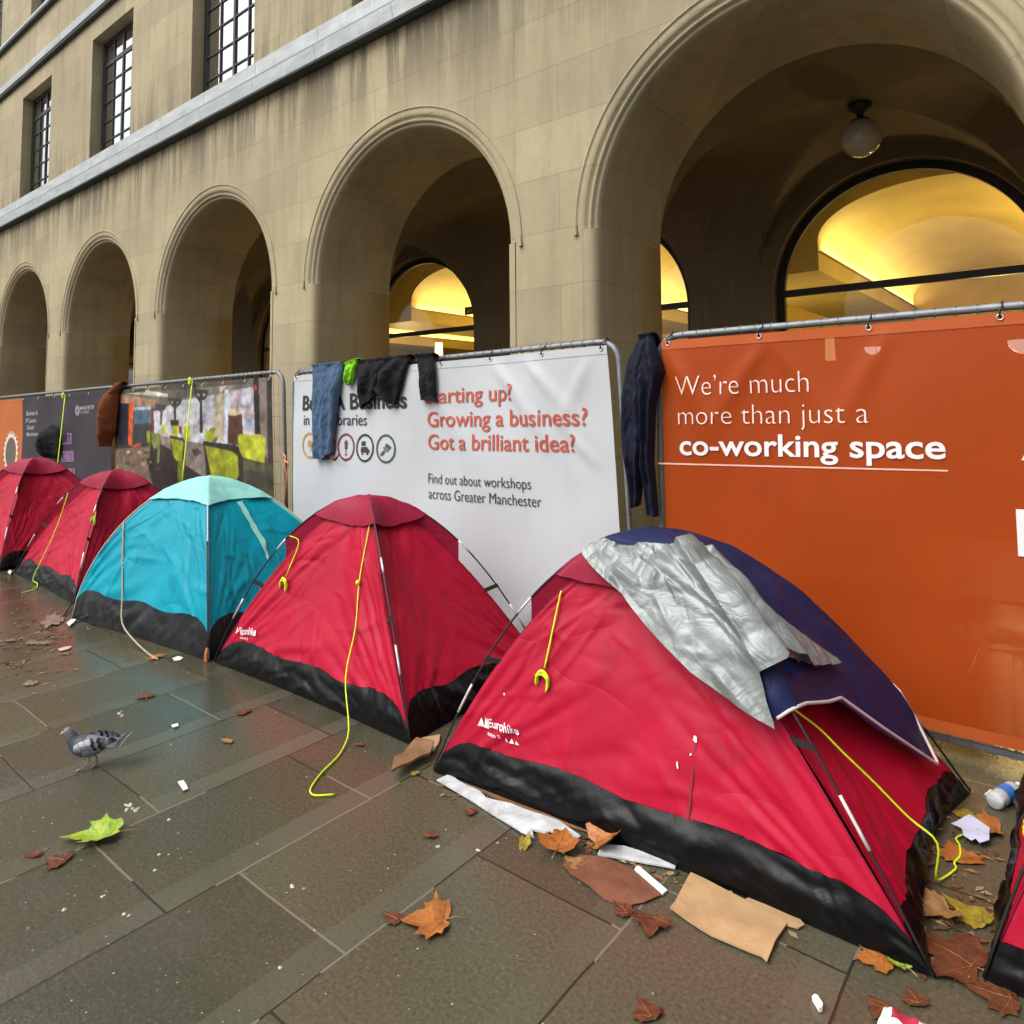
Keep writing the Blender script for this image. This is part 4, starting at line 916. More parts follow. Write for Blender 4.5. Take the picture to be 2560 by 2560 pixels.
def build_tent(T, label, mats, poles=(M['pole'], M['pole']), clips='clip_black', cap=(0.40, 0.27), sleeve=True, ferr=((0.52, 0.06), (0.80, 0.07)), faces=(0, 1, 2, 3), fine=True):
    t = thing('dome_tent', label, 'tent', 'dome tents in a row along the fence')
    org = (T.c[0] + T.c[2]) / 2; t.location = org; O = -org
    def rel(rows): return [[p + O for p in r] for r in rows]
    canopy, tub, capm, slv = mats
    # lower edge of the coloured cloth: dips at the corners
    def ub(s, i=0):
        k, nn, mm = T.fab; base = (1 - ((T.zs1 if i == 1 else T.zs) / (T.h * k)) ** (1 / mm)) ** (1 / nn)
        e = abs(2 * s - 1) ** 18
        return lerp(base, T.cor, e) + 0.006 * math.sin(s * 17 + T.seed)
    # creases left from packing, and tension lines running out of the pole ends and the corners
    rc = random.Random(int(T.seed * 100)); CRS = {}
    for i in faces:
        L = []
        if fine and i < 2:
            for q in range(46):
                k = rc.random()
                if k < .30:   a = (rc.uniform(0, 1), rc.uniform(.15, .9)); an = rc.uniform(-.25, .25); ln = rc.uniform(.12, .40)
                elif k < .55: sd = rc.choice((0, 1)); a = (abs(sd - rc.uniform(.0, .16)), rc.uniform(.62, .95)); an = (math.pi if sd else 0) + (1 if sd else -1) * rc.uniform(.1, 1.3); ln = rc.uniform(.15, .45)
                elif k < .75: a = (rc.uniform(.05, .95), .93); an = -math.pi / 2 + rc.uniform(-.8, .8); ln = rc.uniform(.08, .28)
                else: a = (rc.uniform(0, 1), rc.uniform(.1, .9)); an = rc.uniform(0, math.pi); ln = rc.uniform(.05, .22)
                L.append((a[0], a[1], math.cos(an), math.sin(an), ln, rc.uniform(.006, .016), rc.choice((-1, 1, 1)) * rc.uniform(.0016, .0062) * T.cr, rc.uniform(-.8, .8)))
        CRS[i] = L
    def crease(s, u, i):
        h = 0.0
        for (ax, ay, cx_, cy_, ln, wd, am, bend) in CRS[i]:
            dx, dy = s - ax, (u - ay) * 0.75
            t = dx * cx_ + dy * cy_
            if t < -0.02 or t > ln: continue
            d = -dx * cy_ + dy * cx_ - bend * t * (ln - t)
            w_ = wd * (0.6 + 1.2 * t / ln)
            if abs(d) > 3.2 * w_: continue
            g = d / w_; h += am * (1.2 - 0.8 * abs(g)) * math.exp(-g * g * .7) * math.sin(math.pi * min(1, max(0, (t + .02) / (ln + .02)))) ** .6
        return h
    for i in faces:
        rows = []
        NS, NU = (110, 84) if fine and i < 2 else (56, 44)
        for k in range(NU + 1):
            row = []
            for j in range(NS + 1):
                s = j / NS; u = lerp(0.03, ub(s, i), k / NU); row.append(T.face(i, s, u) + T.out(i) * crease(s, u, i))
            rows.append(row)
        mb = MB(); mb.grid(rel(rows)); mb.build('canopy_panel', canopy, t, sm=True)
    # sewn seam along every ridge
    for i in range(4):
        mb = MB(); mb.tube([T.ridge(i, lerp(.06, T.cor, k / 30)) + O + Vector((0, 0, .001)) for k in range(31)], 0.0032, 5); mb.build('seam', slv or canopy, t, sm=True)
    # groundsheet tub
    mb = MB()
    for i in range(4):
        rows = []
        a, b = T.c[i], T.c[(i + 1) % 4]; nrm = T.out(i); NS = 120
        for k in range(17):
            f = k / 16; row = []
            for j in range(NS + 1):
                s = j / NS; top = T.face(i, s, ub(s, i)); bot = a.lerp(b, s) - nrm * (T.bow[i] * math.sin(math.pi * s))
                edge = math.sin(math.pi * s) ** 0.35
                q = top.lerp(bot, f); q.z = top.z * (1 - f) ** 1.05
                bulge = math.sin(math.pi * f) * 0.014 * edge
                cr = (abs(noise.noise(Vector((s * 7 + T.seed + i * 5, f * 1.6, 1.3)))) * 0.045 - 0.010) * math.sin(math.pi * min(1, f * 1.05)) * edge
                cr += (0.016 * abs(noise.noise(Vector((s * 16 + f * 2.5 + i, f * 1.2 + T.seed, 4.3)))) + 0.008 * abs(noise.noise(Vector((s * 38 - f * 4 + i, f * 1.5 + T.seed, 2.3))))) * math.sin(math.pi * f) * edge
                q = q + nrm * (bulge + cr + 0.002); q.z = max(0.004, q.z + cr * .3)
                row.append(q)
            rows.append(row)
        mb.grid(rel(rows))
    mb.build('groundsheet', tub, t, sm=True)
    # poles
    for k in (0, 1):
        pts = [T.pole(k, lerp(1, -1, i / 60)) + O for i in range(61)]
        for p in pts: p.z = max(0.012, p.z)
        mb = MB(); mb.tube(pts, 0.0046, 7); po = mb.build('pole', poles[k], t, sm=True)
        for uu, ln in ferr:
            for sg_ in (1, -1):
                mb = MB(); mb.tube([T.pole(k, sg_ * (uu + ln * q / 3)) + O for q in range(4)], 0.0060, 7); mb.build('ferrule', M['ferrule'], po, sm=True)
    for i in range(4):
        for uu in ((0.30, 0.73) if clips == 'clip_orange' else (0.73,)):
            a, b = T.pole(i, uu) + O, T.ridge(i, uu - (0.0 if clips == 'clip_orange' else 0.065)) + O
            d = (b - a); 
            if d.length < 0.012: b = a - Vector((0, 0, 0.02)); d = b - a
            mb = MB(); tv = (T.pole(i, uu + .02) - T.pole(i, uu - .02)).normalized() * 0.012; sd_ = d.cross(tv).normalized() * 0.004
            vs = [a - d * .1 - tv - sd_, a - d * .1 + tv - sd_, b + tv - sd_, b - tv - sd_, a - d * .1 - tv + sd_, a - d * .1 + tv + sd_, b + tv + sd_, b - tv + sd_]
            mb.add(vs, [(0, 1, 2, 3), (7, 6, 5, 4), (0, 4, 5, 1), (1, 5, 6, 2), (2, 6, 7, 3), (3, 7, 4, 0)]); mb.build('pole_clip', M[clips], t)
    # little cap over the crossing of the poles
    if capm is not None:
        uc, um = cap; mb = MB()
        for i in range(4):
            rows = []
            for k in range(17):
                row = []
                for j in range(25):
                    s = j / 24; umax = um + (uc - um) * abs(2 * s - 1) ** 2.0; u = max(0.004, umax * k / 16)
                    p = T.face(i, s, u, 'p'); pf = T.face(i, s, u, 'f', False); pf.z = min(pf.z + 0.012, p.z); p = p.lerp(pf, 0.88 * (4 * s * (1 - s)) ** .8 * (k / 16)); p.z += 0.010; p += Vector((0, 0, 0.006 * fbm((p.x * 9, p.y * 9, 2))))
                    row.append(p)
                rows.append(row)
            mb.grid(rel(rows))
        mb.build('top_cap', capm, t, sm=True, merge=True)
    if sleeve:
        for i in range(4):
            rows = [[T.pole(i, lerp(sleeve[0], sleeve[1], k / 14)) + Vector((0, 0, .004)), T.ridge(i, lerp(sleeve[0], sleeve[1], k / 14)) - Vector((0, 0, .004))] for k in range(15)]
            mb = MB(); mb.grid(rel(rows)); mb.build('pole_sleeve', slv or capm, t, sm=True)
    T.obj = t; T.O = O
    return t
def guy(T, pts, name='guy_line', r=0.0037, mat=None, bundle=None):
    # smooth the polyline a little
    q = []
    for i in range(len(pts) - 1):
        for k in range(4): q.append(pts[i].lerp(pts[i + 1], k / 4))
    q.append(pts[-1]); 
    for _ in range(2): q = [q[0]] + [(q[i - 1] + q[i] * 2 + q[i + 1]) / 4 for i in range(1, len(q) - 1)] + [q[-1]]
    mb = MB(); mb.tube([p + T.O for p in q], r, 6); g = mb.build(name, mat or M['guy'], T.obj, sm=True)
    if bundle is not None:
        mb = MB(); rd = random.Random(int(bundle.x * 999)); pp = []
        for k in range(5):
            for j in range(11):
                f = (j if k % 2 == 0 else 10 - j) / 10; a = math.pi * (1.12 - 1.3 * f); pp.append(bundle + Vector((0.030 * math.cos(a) + 0.003 * rd.uniform(-1, 1), -0.006 + 0.006 * (k % 3), 0.036 * math.sin(a) + (k - 2) * 0.0035 - 0.020 - (0.030 * (f - .75) if f > .75 else 0) + 0.004 * rd.random())))
        mb.tube([p + T.O for p in pp], 0.0042, 5); mb.build('cord_bundle', mat or M['guy'], g, sm=True)
    return g
red = (M['red'], M['tub'], M['redcap'], M['redcap'])
T5 = Tent((-2.302, 2.26), (-0.392, 2.324), (-0.427, 3.488), (-2.042, 3.519), (-1.452, 2.771), 1.058, 1.94, 0.961, seed=5.3, zs1=0.125, bow=(.02, .10, .02, .03))
build_tent(T5, 'red dome tent under the silver and navy tarpaulin, nearest the camera', red, cap=(0.42, 0.37), sleeve=(0.25, 0.52))
T4 = Tent((-4.378, 2.355), (-2.564, 2.366), (-2.584, 3.501), (-4.253, 3.638), (-3.484, 2.865), 1.057, 2.003, 0.935, seed=2.1)
build_tent(T4, 'red dome tent with a dark red cap standing in front of the white banner', red, cap=(0.34, 0.30), sleeve=(0.25, 0.52))
T3 = Tent((-6.169, 2.161), (-4.428, 2.344), (-4.458, 3.573), (-6.219, 3.388), (-5.333, 2.805), 1.085, 1.741, 0.667, fab=(0.985, 1.741, 0.70), seed=8.7, sag=0.03, zs=0.235, cor=0.965, cr=1.9)
build_tent(T3, 'turquoise dome tent with a pale mint top and grey groundsheet', (M['teal'], M['tubgrey'], M['mint'], M['mint']), poles=(M['palepole'], M['palepole']), clips='clip_orange', cap=(0.44, 0.38), sleeve=(0.30, 0.80), ferr=())
T2 = Tent((-8.36, 2.40), (-6.62, 2.33), (-6.60, 3.50), (-8.25, 3.56), (-7.32, 2.90), 1.03, 2.0, 0.935, seed=3.3)
build_tent(T2, 'red dome tent just left of the turquoise tent', red, cap=(0.36, 0.31), sleeve=(0.25, 0.52))
T1 = Tent((-10.35, 2.25), (-8.58, 2.33), (-8.60, 3.52), (-10.30, 3.50), (-9.46, 2.88), 1.07, 2.0, 0.935, seed=9.9)
build_tent(T1, 'leftmost red dome tent, cut by the left edge of the photo', red, cap=(0.36, 0.31), sleeve=(0.25, 0.52))
T6 = Tent((-0.285, 2.40), (1.58, 2.36), (1.60, 3.56), (-0.275, 3.58), (0.66, 2.96), 1.02, 2.9, 0.93, seed=6.6, fab=(0.985, 2.7, 1.0), zs=0.13)
build_tent(T6, 'red dome tent at the right edge of the photo, mostly outside the frame', red, cap=(0.36, 0.31), sleeve=(0.25, 0.52))

# guy lines
guy(T4, [T4.pole(1, 0.22), T4.on(925, 1338, 0), T4.on(903, 1455, 0), T4.on(896, 1570, 0), T4.on(885, 1690, 0, .05), ground(876, 1832, .02), ground(850, 1888, .008), ground(802, 1932, .008), ground(772, 1975, .008), ground(782, 1990, .008), ground(836, 1986, .008)])
mb = MB(); c = T4.on(905, 1456, 0, .02) + T4.O; mb.grid([[c + Vector((0.014 * math.sin(a) * math.cos(b), 0.014 * math.sin(a) * math.sin(b), 0.014 * math.cos(a))) for b in [2 * math.pi * k / 10 for k in range(10)]] for a in [math.pi * k / 6 for k in range(7)]], wrap=True); mb.build('line_runner', M['guy'], T4.obj, sm=True)
guy(T4, [T4.pole(0, 0.50), T4.on(757, 1350, 0), T4.on(722, 1440, 0)], bundle=T4.on(719, 1455, 0, .02))
guy(T5, [T5.on(1407, 1478, 0), T5.on(1402, 1500, 0), T5.on(1385, 1590, 0), T5.on(1368, 1668, 0)], bundle=T5.on(1363, 1690, 0, .02))
guy(T5, [T5.pole(1, 0.66), T5.on(2020, 1840, 1, .05), T5.on(2066, 1892, 1, .05), T5.on(2153, 1975, 1, .05), T5.on(2236, 2062, 1, .05), T5.on(2286, 2128, 1, .09), ground(2335, 2209, .01), ground(2373, 2186, .008), ground(2393, 2170, .008), ground(2383, 2157, .008), ground(2402, 2141, .008), ground(2400, 2112, .008), ground(2387, 2095, .008), ground(2406, 2087, .008)])
a = T2.pole(0, 0.5)
guy(T2, [T2.pole(0, 0.47), T2.on(150, 1320, 0, .02), T2.on(115, 1400, 0, .03), ground(78, 1452, .03), ground(95, 1458, .01), ground(92, 1472, .01), ground(70, 1478, .01), ground(54, 1482, .01)])
guy(T2, [T2.pole(1, 0.36), T2.on(250, 1275, 0), T2.on(243, 1296, 0)], bundle=T2.on(241, 1300, 0, .02))
guy(T3, [T3.pole(0, 0.62), T3.on(312, 1400, 0), T3.on(313, 1480, 0), T3.on(322, 1560, 0, .06), ground(345, 1612, .02), ground(378, 1640, .008), ground(395, 1648, .008)], mat=M['guytan'], r=0.006)
guy(T6, [T6.pole(0, 0.55), T6.pole(0, 0.75)], bundle=T6.face(3, 0.80, 0.86) + Vector((-0.03, 0, 0)))
# lines from the fence rail to the tents
def hangline(label, pts):
    t = thing('tied_cord', label, 'cord', 'yellow cords tied to the fence rail'); o = pts[0]; t.location = o
    mb = MB(); mb.tube([p - o for p in pts], 0.007, 6); mb.build('cord', M['guy'], t, sm=True)
    mb = MB(); mb.tube([Vector((0.018 * math.cos(q), -0.03, 0.035 * math.sin(q) - .01)) for q in [2 * math.pi * k / 12 for k in range(12)]], 0.009, 5, closed=True); mb.build('knot', M['guy'], t, sm=True)
a, b = plane(481, 950, 3.79), Vector((T3.ap.x - .1, 3.45, 0.80))
hangline('yellow cord running from the rail of the office photo banner down behind the turquoise tent', [a.lerp(plane(455, 1210, 3.55), k / 6) for k in range(7)])
hangline('yellow cord running from the rail of the charcoal banner down to the leftmost red tent', [plane(163, 987, 3.79).lerp(plane(143, 1172, 3.55), k / 6) for k in range(7)])

# tent details: logos
def tent_text(T, i, s, p0, p1, cap, off, mat, name='logo'):
    vs, fs = text_mesh(s, off); x0 = min(v.x for v in vs); x1 = max(v.x for v in vs); ch = max(v.y for v in text_mesh('E', off)[0])
    A, B_, C_ = [Vector(T.find(*q, i)) for q in (p0, p1, cap)]; mb = MB(); out = []
    for v in vs:
        q = A + (B_ - A) * ((v.x - x0) / (x1 - x0)) + (C_ - A) * (v.y / ch); out.append(T.face(i, q.x, q.y) + T.out(i) * 0.015 + Vector((0, 0, 0.012)) + T.O)
    mb.add(out, fs); mb.build(name, mat, T.obj)
def tent_poly(T, i, polys_, mat, name, lift=0.005):
    mb = MB()
    for P_ in polys_:
        mb.add([T.on(x, y, i, lift) + T.O for x, y in P_], [tuple(range(len(P_)))])
    mb.build(name, mat, T.obj)
tent_text(T5, 0, 'Eurohike', (1224, 1821), (1302, 1842), (1224, 1800), 0.02, M['logo'])
tent_text(T5, 0, 'toco 2', (1223, 1841), (1258, 1850), (1223, 1832), 0.01, M['logo'])
tent_poly(T5, 0, [[(1195, 1814), (1205, 1794), (1212, 1806), (1212, 1818)], [(1211, 1818), (1216, 1792), (1224, 1822)]] + [[(1262 + 13 * k, 1853 + 4 * k), (1267 + 13 * k, 1843 + 4 * k), (1273 + 13 * k, 1856 + 4 * k)] for k in range(3)], M['logo'], 'logo_mark')
tent_text(T4, 0, 'Eurohike', (608, 1588), (647, 1592), (608, 1570), 0.02, M['logo'])
tent_text(T4, 0, 'toco 2', (607, 1600), (627, 1603), (607, 1594), 0.01, M['logo'])
tent_poly(T4, 0, [[(590, 1584), (597, 1567), (603, 1578), (603, 1586)], [(602, 1587), (606, 1566), (610, 1589)]], M['logo'], 'logo_mark')
# bird droppings and a damp run on the near tent
def blob(cx, cy, rx, ry, n_=9, sd=0):
    r_ = random.Random(sd); return [(cx + rx * (0.8 + .4 * r_.random()) * math.cos(a), cy + ry * (0.8 + .4 * r_.random()) * math.sin(a)) for a in [-2 * math.pi * k / n_ for k in range(n_)]]
for bb in (blob(1742, 1845, 6, 10, 9, 1), blob(1732, 1882, 2.5, 4, 7, 2), blob(1699, 1908, 2.5, 10, 9, 3), blob(1262, 1735, 2, 5, 7, 4)): tent_poly(T5, 0, [bb], M['logo'], 'bird_dropping')
M['damp'] = plain('damp_red_nylon', (0.20, 0.006, 0.02), 0.45)
tent_poly(T5, 0, [[(1741, 1858), (1744, 1858), (1724, 2070), (1718, 2070)]], M['damp'], 'damp_run', 0.005)
# pale vent strip and orange foot on the turquoise tent
mb = MB(); L_ = [(590, 1258), (622, 1310), (650, 1360), (668, 1405)]; R_ = [(602, 1254), (632, 1304), (660, 1352), (670, 1400)]
rows = []
for k in range(13):
    f = k / 12 * 3; i = min(2, int(f)); f -= i
    a = T3.on(lerp(L_[i][0], L_[i + 1][0], f), lerp(L_[i][1], L_[i + 1][1], f), 1, .012) + T3.O; b = T3.on(lerp(R_[i][0], R_[i + 1][0], f), lerp(R_[i][1], R_[i + 1][1], f), 1, .012) + T3.O
    rows.append([a.lerp(b, q / 3) + T3.out(1) * 0.006 * math.sin(k * 2.1 + q) for q in range(4)])
mb.grid(rows); mb.build('vent_strip', M['mint'], T3.obj, sm=True)
mb = MB(); p = T3.c[1] + T3.O; d = (T3.pole(1, .97) + T3.O - p).normalized()
for o in (-0.010, 0.010): mb.tube([p + Vector((o, -0.02, 0.004)), p + Vector((o * .6, -0.018, 0.05)), p + Vector((o * .4, -0.01, 0.085))], 0.006, 6)
mb.build('pole_foot', M['clip_orange'], T3.obj)
mb = MB(); mb.tube([T3.pole(1, lerp(0.66, 0.99, k / 12)) + T3.O + Vector((0, -.004, .002)) for k in range(13)], 0.0062, 7); mb.build('pole_lower_section', M['pole'], T3.obj, sm=True)
mb = MB(); mb.tube([T2.pole(1, 0.985) + T2.O, ground(157, 1543, .006) + T2.O], 0.0055, 6); mb.build('pole_end', M['pole'], T2.obj)
# ------------------------------------------------------------------ tarpaulin over the near tent
def interp(tab, x):
    if x <= tab[0][0]: return tab[0][1]
    for (a, b), (c, d) in zip(tab, tab[1:]):
        if x <= c: return lerp(b, d, (x - a) / (c - a))
    return tab[-1][1]
def tp(sg, u, lift):
    i = int(math.floor(sg)); s = sg - i; i %= 4; u = max(0.004, u)
    p = T5.face(i, s, u, 'p'); e = 0.03
    a = T5.face(i, min(1, s + e), u, 'p') - T5.face(i, max(0, s - e), u, 'p'); b = T5.face(i, s, u + .02, 'p') - T5.face(i, s, max(.003, u - .02), 'p')
    nn = a.cross(b); nn = nn.normalized() if nn.length > 1e-9 else Vector((0, 0, 1))
    if nn.z < 0: nn = -nn
    return p + nn * lift
tarp = thing('tarpaulin', 'crumpled tarpaulin, silver one side and navy the other, thrown over the nearest red tent', 'tarpaulin'); tarp.location = T5.ap + Vector((0, 0, 1.0)); OT = -tarp.location
def crumple(p, k, sd=0):
    v = p * k + Vector((sd, 0, 0)); return abs(noise.noise(v)) + 0.4 * abs(noise.noise(v * 2.1 + Vector((3, 1, 2))))
low = [(-1.0, .45), (-0.5, .36), (0.0, .26), (.07, .30), (.25, .36), (.48, .44), (.62, .54), (.74, .62), (.81, .65), (.88, .68), (.93, .70), (1.0, .668), (1.10, .675), (1.29, .70), (1.42, .712), (1.59, .80), (1.83, .915), (1.93, .84), (2.0, .78), (2.3, .55), (3.0, .45)]
M['tarp_navy'] = fabric_mat('navy_tarpaulin', (0.009, 0.014, 0.060), 0.45, 0, 0.35)
def silver():
    mt, n, b = new_mat('silver_tarpaulin'); v = coords(n)
    f = noisen(n, v, 6, 5); c = mixc(n, ramp(n, f, 0.3, 0.7), (0.165, 0.183, 0.18), (0.235, 0.255, 0.25)); n.links.new(c, b.inputs['Base Color'])
    b.inputs['Metallic'].default_value = 0.35; b.inputs['Roughness'].default_value = 0.45
    r1 = noisen(n, coords(n, (1, 1.6, 1), rot=(.4, .3, .7)), 4.2, 3, 0.5, 1.3); r2 = noisen(n, v, 11, 3, 0.5, 1.0)
    k1 = mathn(n, 'ABSOLUTE', mathn(n, 'SUBTRACT', r1, 0.5)); k2 = mathn(n, 'ABSOLUTE', mathn(n, 'SUBTRACT', r2, 0.5))
    bumpn(n, b, mathn(n, 'ADD', k1, mathn(n, 'MULTIPLY', k2, 0.22)), 0.38, 0.05); return mt
M['silver'] = silver()
mb = MB(); rows = []
NS, NU = 200, 34
for j in range(NS + 1):
    sg = lerp(-1.0, 3.0, j / NS); ul = interp(low, sg); row = []
    for k in range(NU + 1):
        u = lerp(0.004, ul, k / NU); p0 = tp(sg, u, 0); c_ = crumple(p0, 5.0)
        sagv = math.sin(math.pi * (sg - math.floor(sg))) * u * 0.03
        row.append(tp(sg, u, 0.020 + 0.020 * c_ * min(1, u * 4) - sagv) + OT)
    rows.append(row)
mb.grid(rows); mb.build('navy_side', M['tarp_navy'], tarp, sm=True)
edge = [tp(lerp(0.95, 2.0, k / 90), interp(low, lerp(0.95, 2.0, k / 90)), 0.022) + OT for k in range(91)]
mb = MB(); mb.tube(edge, 0.006, 6); mb.build('edge_binding', plain('pale_binding', (0.55, 0.50, 0.50), 0.5), tarp, sm=True)
lo_t = [(.03, .27), (.10, .22), (.3, .25), (.6, .22), (1.0, .20), (1.15, .24), (1.29, .32), (1.31, .48), (1.45, .56), (1.585, .655)]
hi_t = [(.03, .285), (.07, .315), (.25, .375), (.48, .455), (.62, .555), (.74, .635), (.81, .665), (.88, .695), (.935, .712), (.95, .66), (.985, .60), (1.06, .575), (1.11, .565), (1.18, .60), (1.27, .625), (1.40, .645), (1.585, .667)]
mb = MB(); rows = []
rt = random.Random(77); TCR = []
for q in range(85):
    an = rt.choice((rt.uniform(-.4, .4), rt.uniform(.5, 1.3), rt.uniform(0, math.pi))); TCR.append((rt.uniform(0, 1.5), rt.uniform(.15, .7), math.cos(an), math.sin(an), rt.uniform(.06, .30), rt.uniform(.008, .020), rt.choice((-1, 1)) * rt.uniform(.003, .011), rt.uniform(-.8, .8)))
def tcrease(s, u):
    h = 0.0
    for (ax, ay, cx_, cy_, ln, wd, am, bend) in TCR:
        dx, dy = s - ax, (u - ay); t = dx * cx_ + dy * cy_
        if t < 0 or t > ln: continue
        d = -dx * cy_ + dy * cx_ - bend * t * (ln - t)
        if abs(d) > 3 * wd: continue
        h += am * max(0, 1 - abs(d) / (1.6 * wd)) * math.sin(math.pi * t / ln) ** .6
    return h
def sil(sg, u, up=0.0):
    p0 = tp(sg, u, 0); c_ = crumple(p0, 6.0, 4) + 0.7 * abs(noise.noise(Vector((sg * 5 - u * 9, u * 2 + sg, 2.2))))
    rid = 0.050 * math.exp(-((sg - 1.0 - (u - .3) * .1) / 0.05) ** 2) + 0.035 * math.exp(-((sg - 1.22) / 0.07) ** 2)
    return tp(sg, u, 0.036 + up + 0.022 * c_ + rid * min(1, u * 3) + tcrease(sg, u)) + OT
for j in range(261):
    sg = lerp(0.03, 1.585, j / 260); a, b = interp(lo_t, sg), interp(hi_t, sg)
    rows.append([sil(sg, lerp(a, b, k / 70)) for k in range(71)])
mb.grid(rows)
# the sheet is doubled over: a rolled edge above the fold
rows = []
for j in range(71):
    sg = lerp(1.02, 1.585, j / 70); b = interp(hi_t, sg); r_ = []
    for k in range(7):
        f = k / 6; r_.append(sil(sg, b - 0.02 * math.sin(f * math.pi * .9), -0.05 * f * (1 if k else 0)))
    rows.append(r_)
mb.grid(rows)
mb.build('silver_side', M['silver'], tarp, sm=True)

# ------------------------------------------------------------------ pigeon
def pigeon():
    t = thing('pigeon', 'grey pigeon walking to the left on the wet flags, with black wing bars', 'bird')
    base = ground(222, 1922); t.location = base
    t.rotation_euler = (0, 0, math.atan2(-CR.y, -CR.x) + R(8)); t.scale = (0.76, 0.84, 0.95)     # its x axis points where it walks
    def vcolmat(name):
        mt, n, b = new_mat(name); a = n.nodes.new('ShaderNodeVertexColor'); a.layer_name = 'col'
        f = noisen(n, coords(n, (60, 90, 90)), 1.5, 4); c = mixc(n, ramp(n, f, .35, .65, 0, .35), a.outputs[0], (0.03, 0.03, 0.035)); n.links.new(c, b.inputs['Base Color']); b.inputs['Roughness'].default_value = 0.6; return mt
    fm = vcolmat('pigeon_feathers')
    # body: rings along the spine  (x, z, half width, half height)
    sp = [(-0.170, 0.118, 0.016, 0.004), (-0.140, 0.115, 0.026, 0.008), (-0.100, 0.112, 0.034, 0.018), (-0.065, 0.108, 0.044, 0.034), (-0.025, 0.104, 0.053, 0.046), (0.015, 0.104, 0.056, 0.051), (0.050, 0.110, 0.051, 0.049), (0.075, 0.122, 0.041, 0.043), (0.092, 0.138, 0.031, 0.034), (0.102, 0.156, 0.024, 0.026), (0.110, 0.170, 0.0215, 0.0225), (0.121, 0.179, 0.0215, 0.0215), (0.133, 0.180, 0.018, 0.018), (0.142, 0.178, 0.010, 0.010), (0.146, 0.176, 0.003, 0.004)]
    cols = [(30, 30, 34)] + [(70, 72, 78)] + [(150, 152, 158)] * 2 + [(128, 132, 142)] * 2 + [(70, 76, 86)] * 2 + [(48, 62, 64), (58, 60, 72), (92, 96, 104), (110, 112, 118), (118, 120, 124), (120, 120, 122), (120, 120, 122)]
    mb = MB(); n_ = 20; rings = []
    for i, (x, z, w_, h_) in enumerate(sp):
        a = sp[max(0, i - 1)]; b = sp[min(len(sp) - 1, i + 1)]; tx, tz = b[0] - a[0], b[1] - a[1]; l = math.hypot(tx, tz); tx /= l; tz /= l
        rings.append([Vector((x - tz * h_ * math.sin(q), w_ * math.cos(q), z + tx * h_ * math.sin(q))) for q in [2 * math.pi * k / n_ for k in range(n_)]])
    for i in range(len(rings) - 1): mb.grid([rings[i], rings[i + 1]], col=lin(*cols[i + 1]), wrap=True)
    mb.add(rings[0], [tuple(reversed(range(n_)))], lin(30, 30, 34)); mb.add(rings[-1], [tuple(range(n_))], lin(120, 120, 122))
    o = mb.build('body', fm, t, sm=True, merge=True)
    sb = o.modifiers.new('s', 'SUBSURF'); sb.levels = 1; sb.render_levels = 1
    # tail fan
    mb = MB(); 
    for k in range(7):
        a = (k - 3) * 0.07; p0 = Vector((-0.115, a * 0.25, 0.118 + 0.002 * (3 - abs(k - 3)))); d = Vector((-1, a * 1.1, 0.10)).normalized()
        for (f0, f1, c) in ((0, .055, (104, 106, 112)), (.055, .085, (34, 34, 38)), (.085, .095, (120, 120, 122))):
            sd_ = Vector((0, 0.010, 0)); mb.add([p0 + d * f0 - sd_, p0 + d * f0 + sd_, p0 + d * f1 + sd_, p0 + d * f1 - sd_], [(0, 1, 2, 3)], lin(*c))
    mb.build('tail', fm, t)
    # wings, folded, the tips crossing the tail
    for s in (1, -1):
        mb = MB(); L_ = 24; Wd = 12; rows = []
        for i in range(L_ + 1):
            f = i / L_; x = 0.062 - 0.225 * f; hw = (0.043 * math.sin(math.pi * min(1, f * 0.93 + 0.07)) ** 0.6) * (1 - 0.35 * f); r_ = []
            for j in range(Wd + 1):
                g = j / Wd * 2 - 1
                bodyw = 0.055 * math.sqrt(max(0.02, 1 - ((x - 0.012) / 0.15) ** 2))
                y = s * (bodyw * math.cos(g * 0.8 + (-0.15 if f < .7 else 0)) + 0.006 + (0.012 if f > .75 else 0)); z = 0.110 + g * hw + 0.022 * f
                r_.append(Vector((x, y, z)))
            rows.append(r_)
        for i in range(L_):
            f = (i + .5) / L_
            for j in range(Wd):
                g = (j + .5) / Wd * 2 - 1; ff = f + 0.05 * g
                c = (168, 172, 182) if ff < .16 else (188, 194, 202) if g > 0.35 and ff < .5 else (140, 143, 154)
                if .44 < ff < .51 or .58 < ff < .66: c = (18, 18, 22)
                elif ff > .88: c = (26, 26, 30)
                elif ff > .66: c = (110, 114, 122)
                elif (i * 3 + j * 5) % 7 == 0 and ff < .44: c = (104, 106, 116)
                mb.add([rows[i][j], rows[i][j + 1], rows[i + 1][j + 1], rows[i + 1][j]], [(0, 1, 2, 3)], lin(*c))
        w_ = mb.build('wing', fm, t, sm=True, merge=True)
    horn = plain('pigeon_beak', (0.55, 0.50, 0.42), 0.5); pink = plain('pigeon_leg', (0.34, 0.20, 0.13), 0.6)
    mb = MB(); mb.tube([(0.139, 0, 0.178), (0.152, 0, 0.174), (0.162, 0, 0.169)], [0.0062, 0.0045, 0.0012], 8); mb.build('beak', horn, t, sm=True)
    for s in (1, -1):
        mb = MB(); mb.grid([[Vector((0.126 + 0.0035 * math.sin(a) * math.cos(b), s * (0.0195 + 0.002 * math.cos(a)), 0.184 + 0.0035 * math.sin(a) * math.sin(b))) for b in [2 * math.pi * k / 8 for k in range(8)]] for a in [math.pi * k / 5 for k in range(6)]], wrap=True); mb.build('eye', plain('orange_eye', (0.45, 0.10, 0.02), 0.2), t, sm=True)
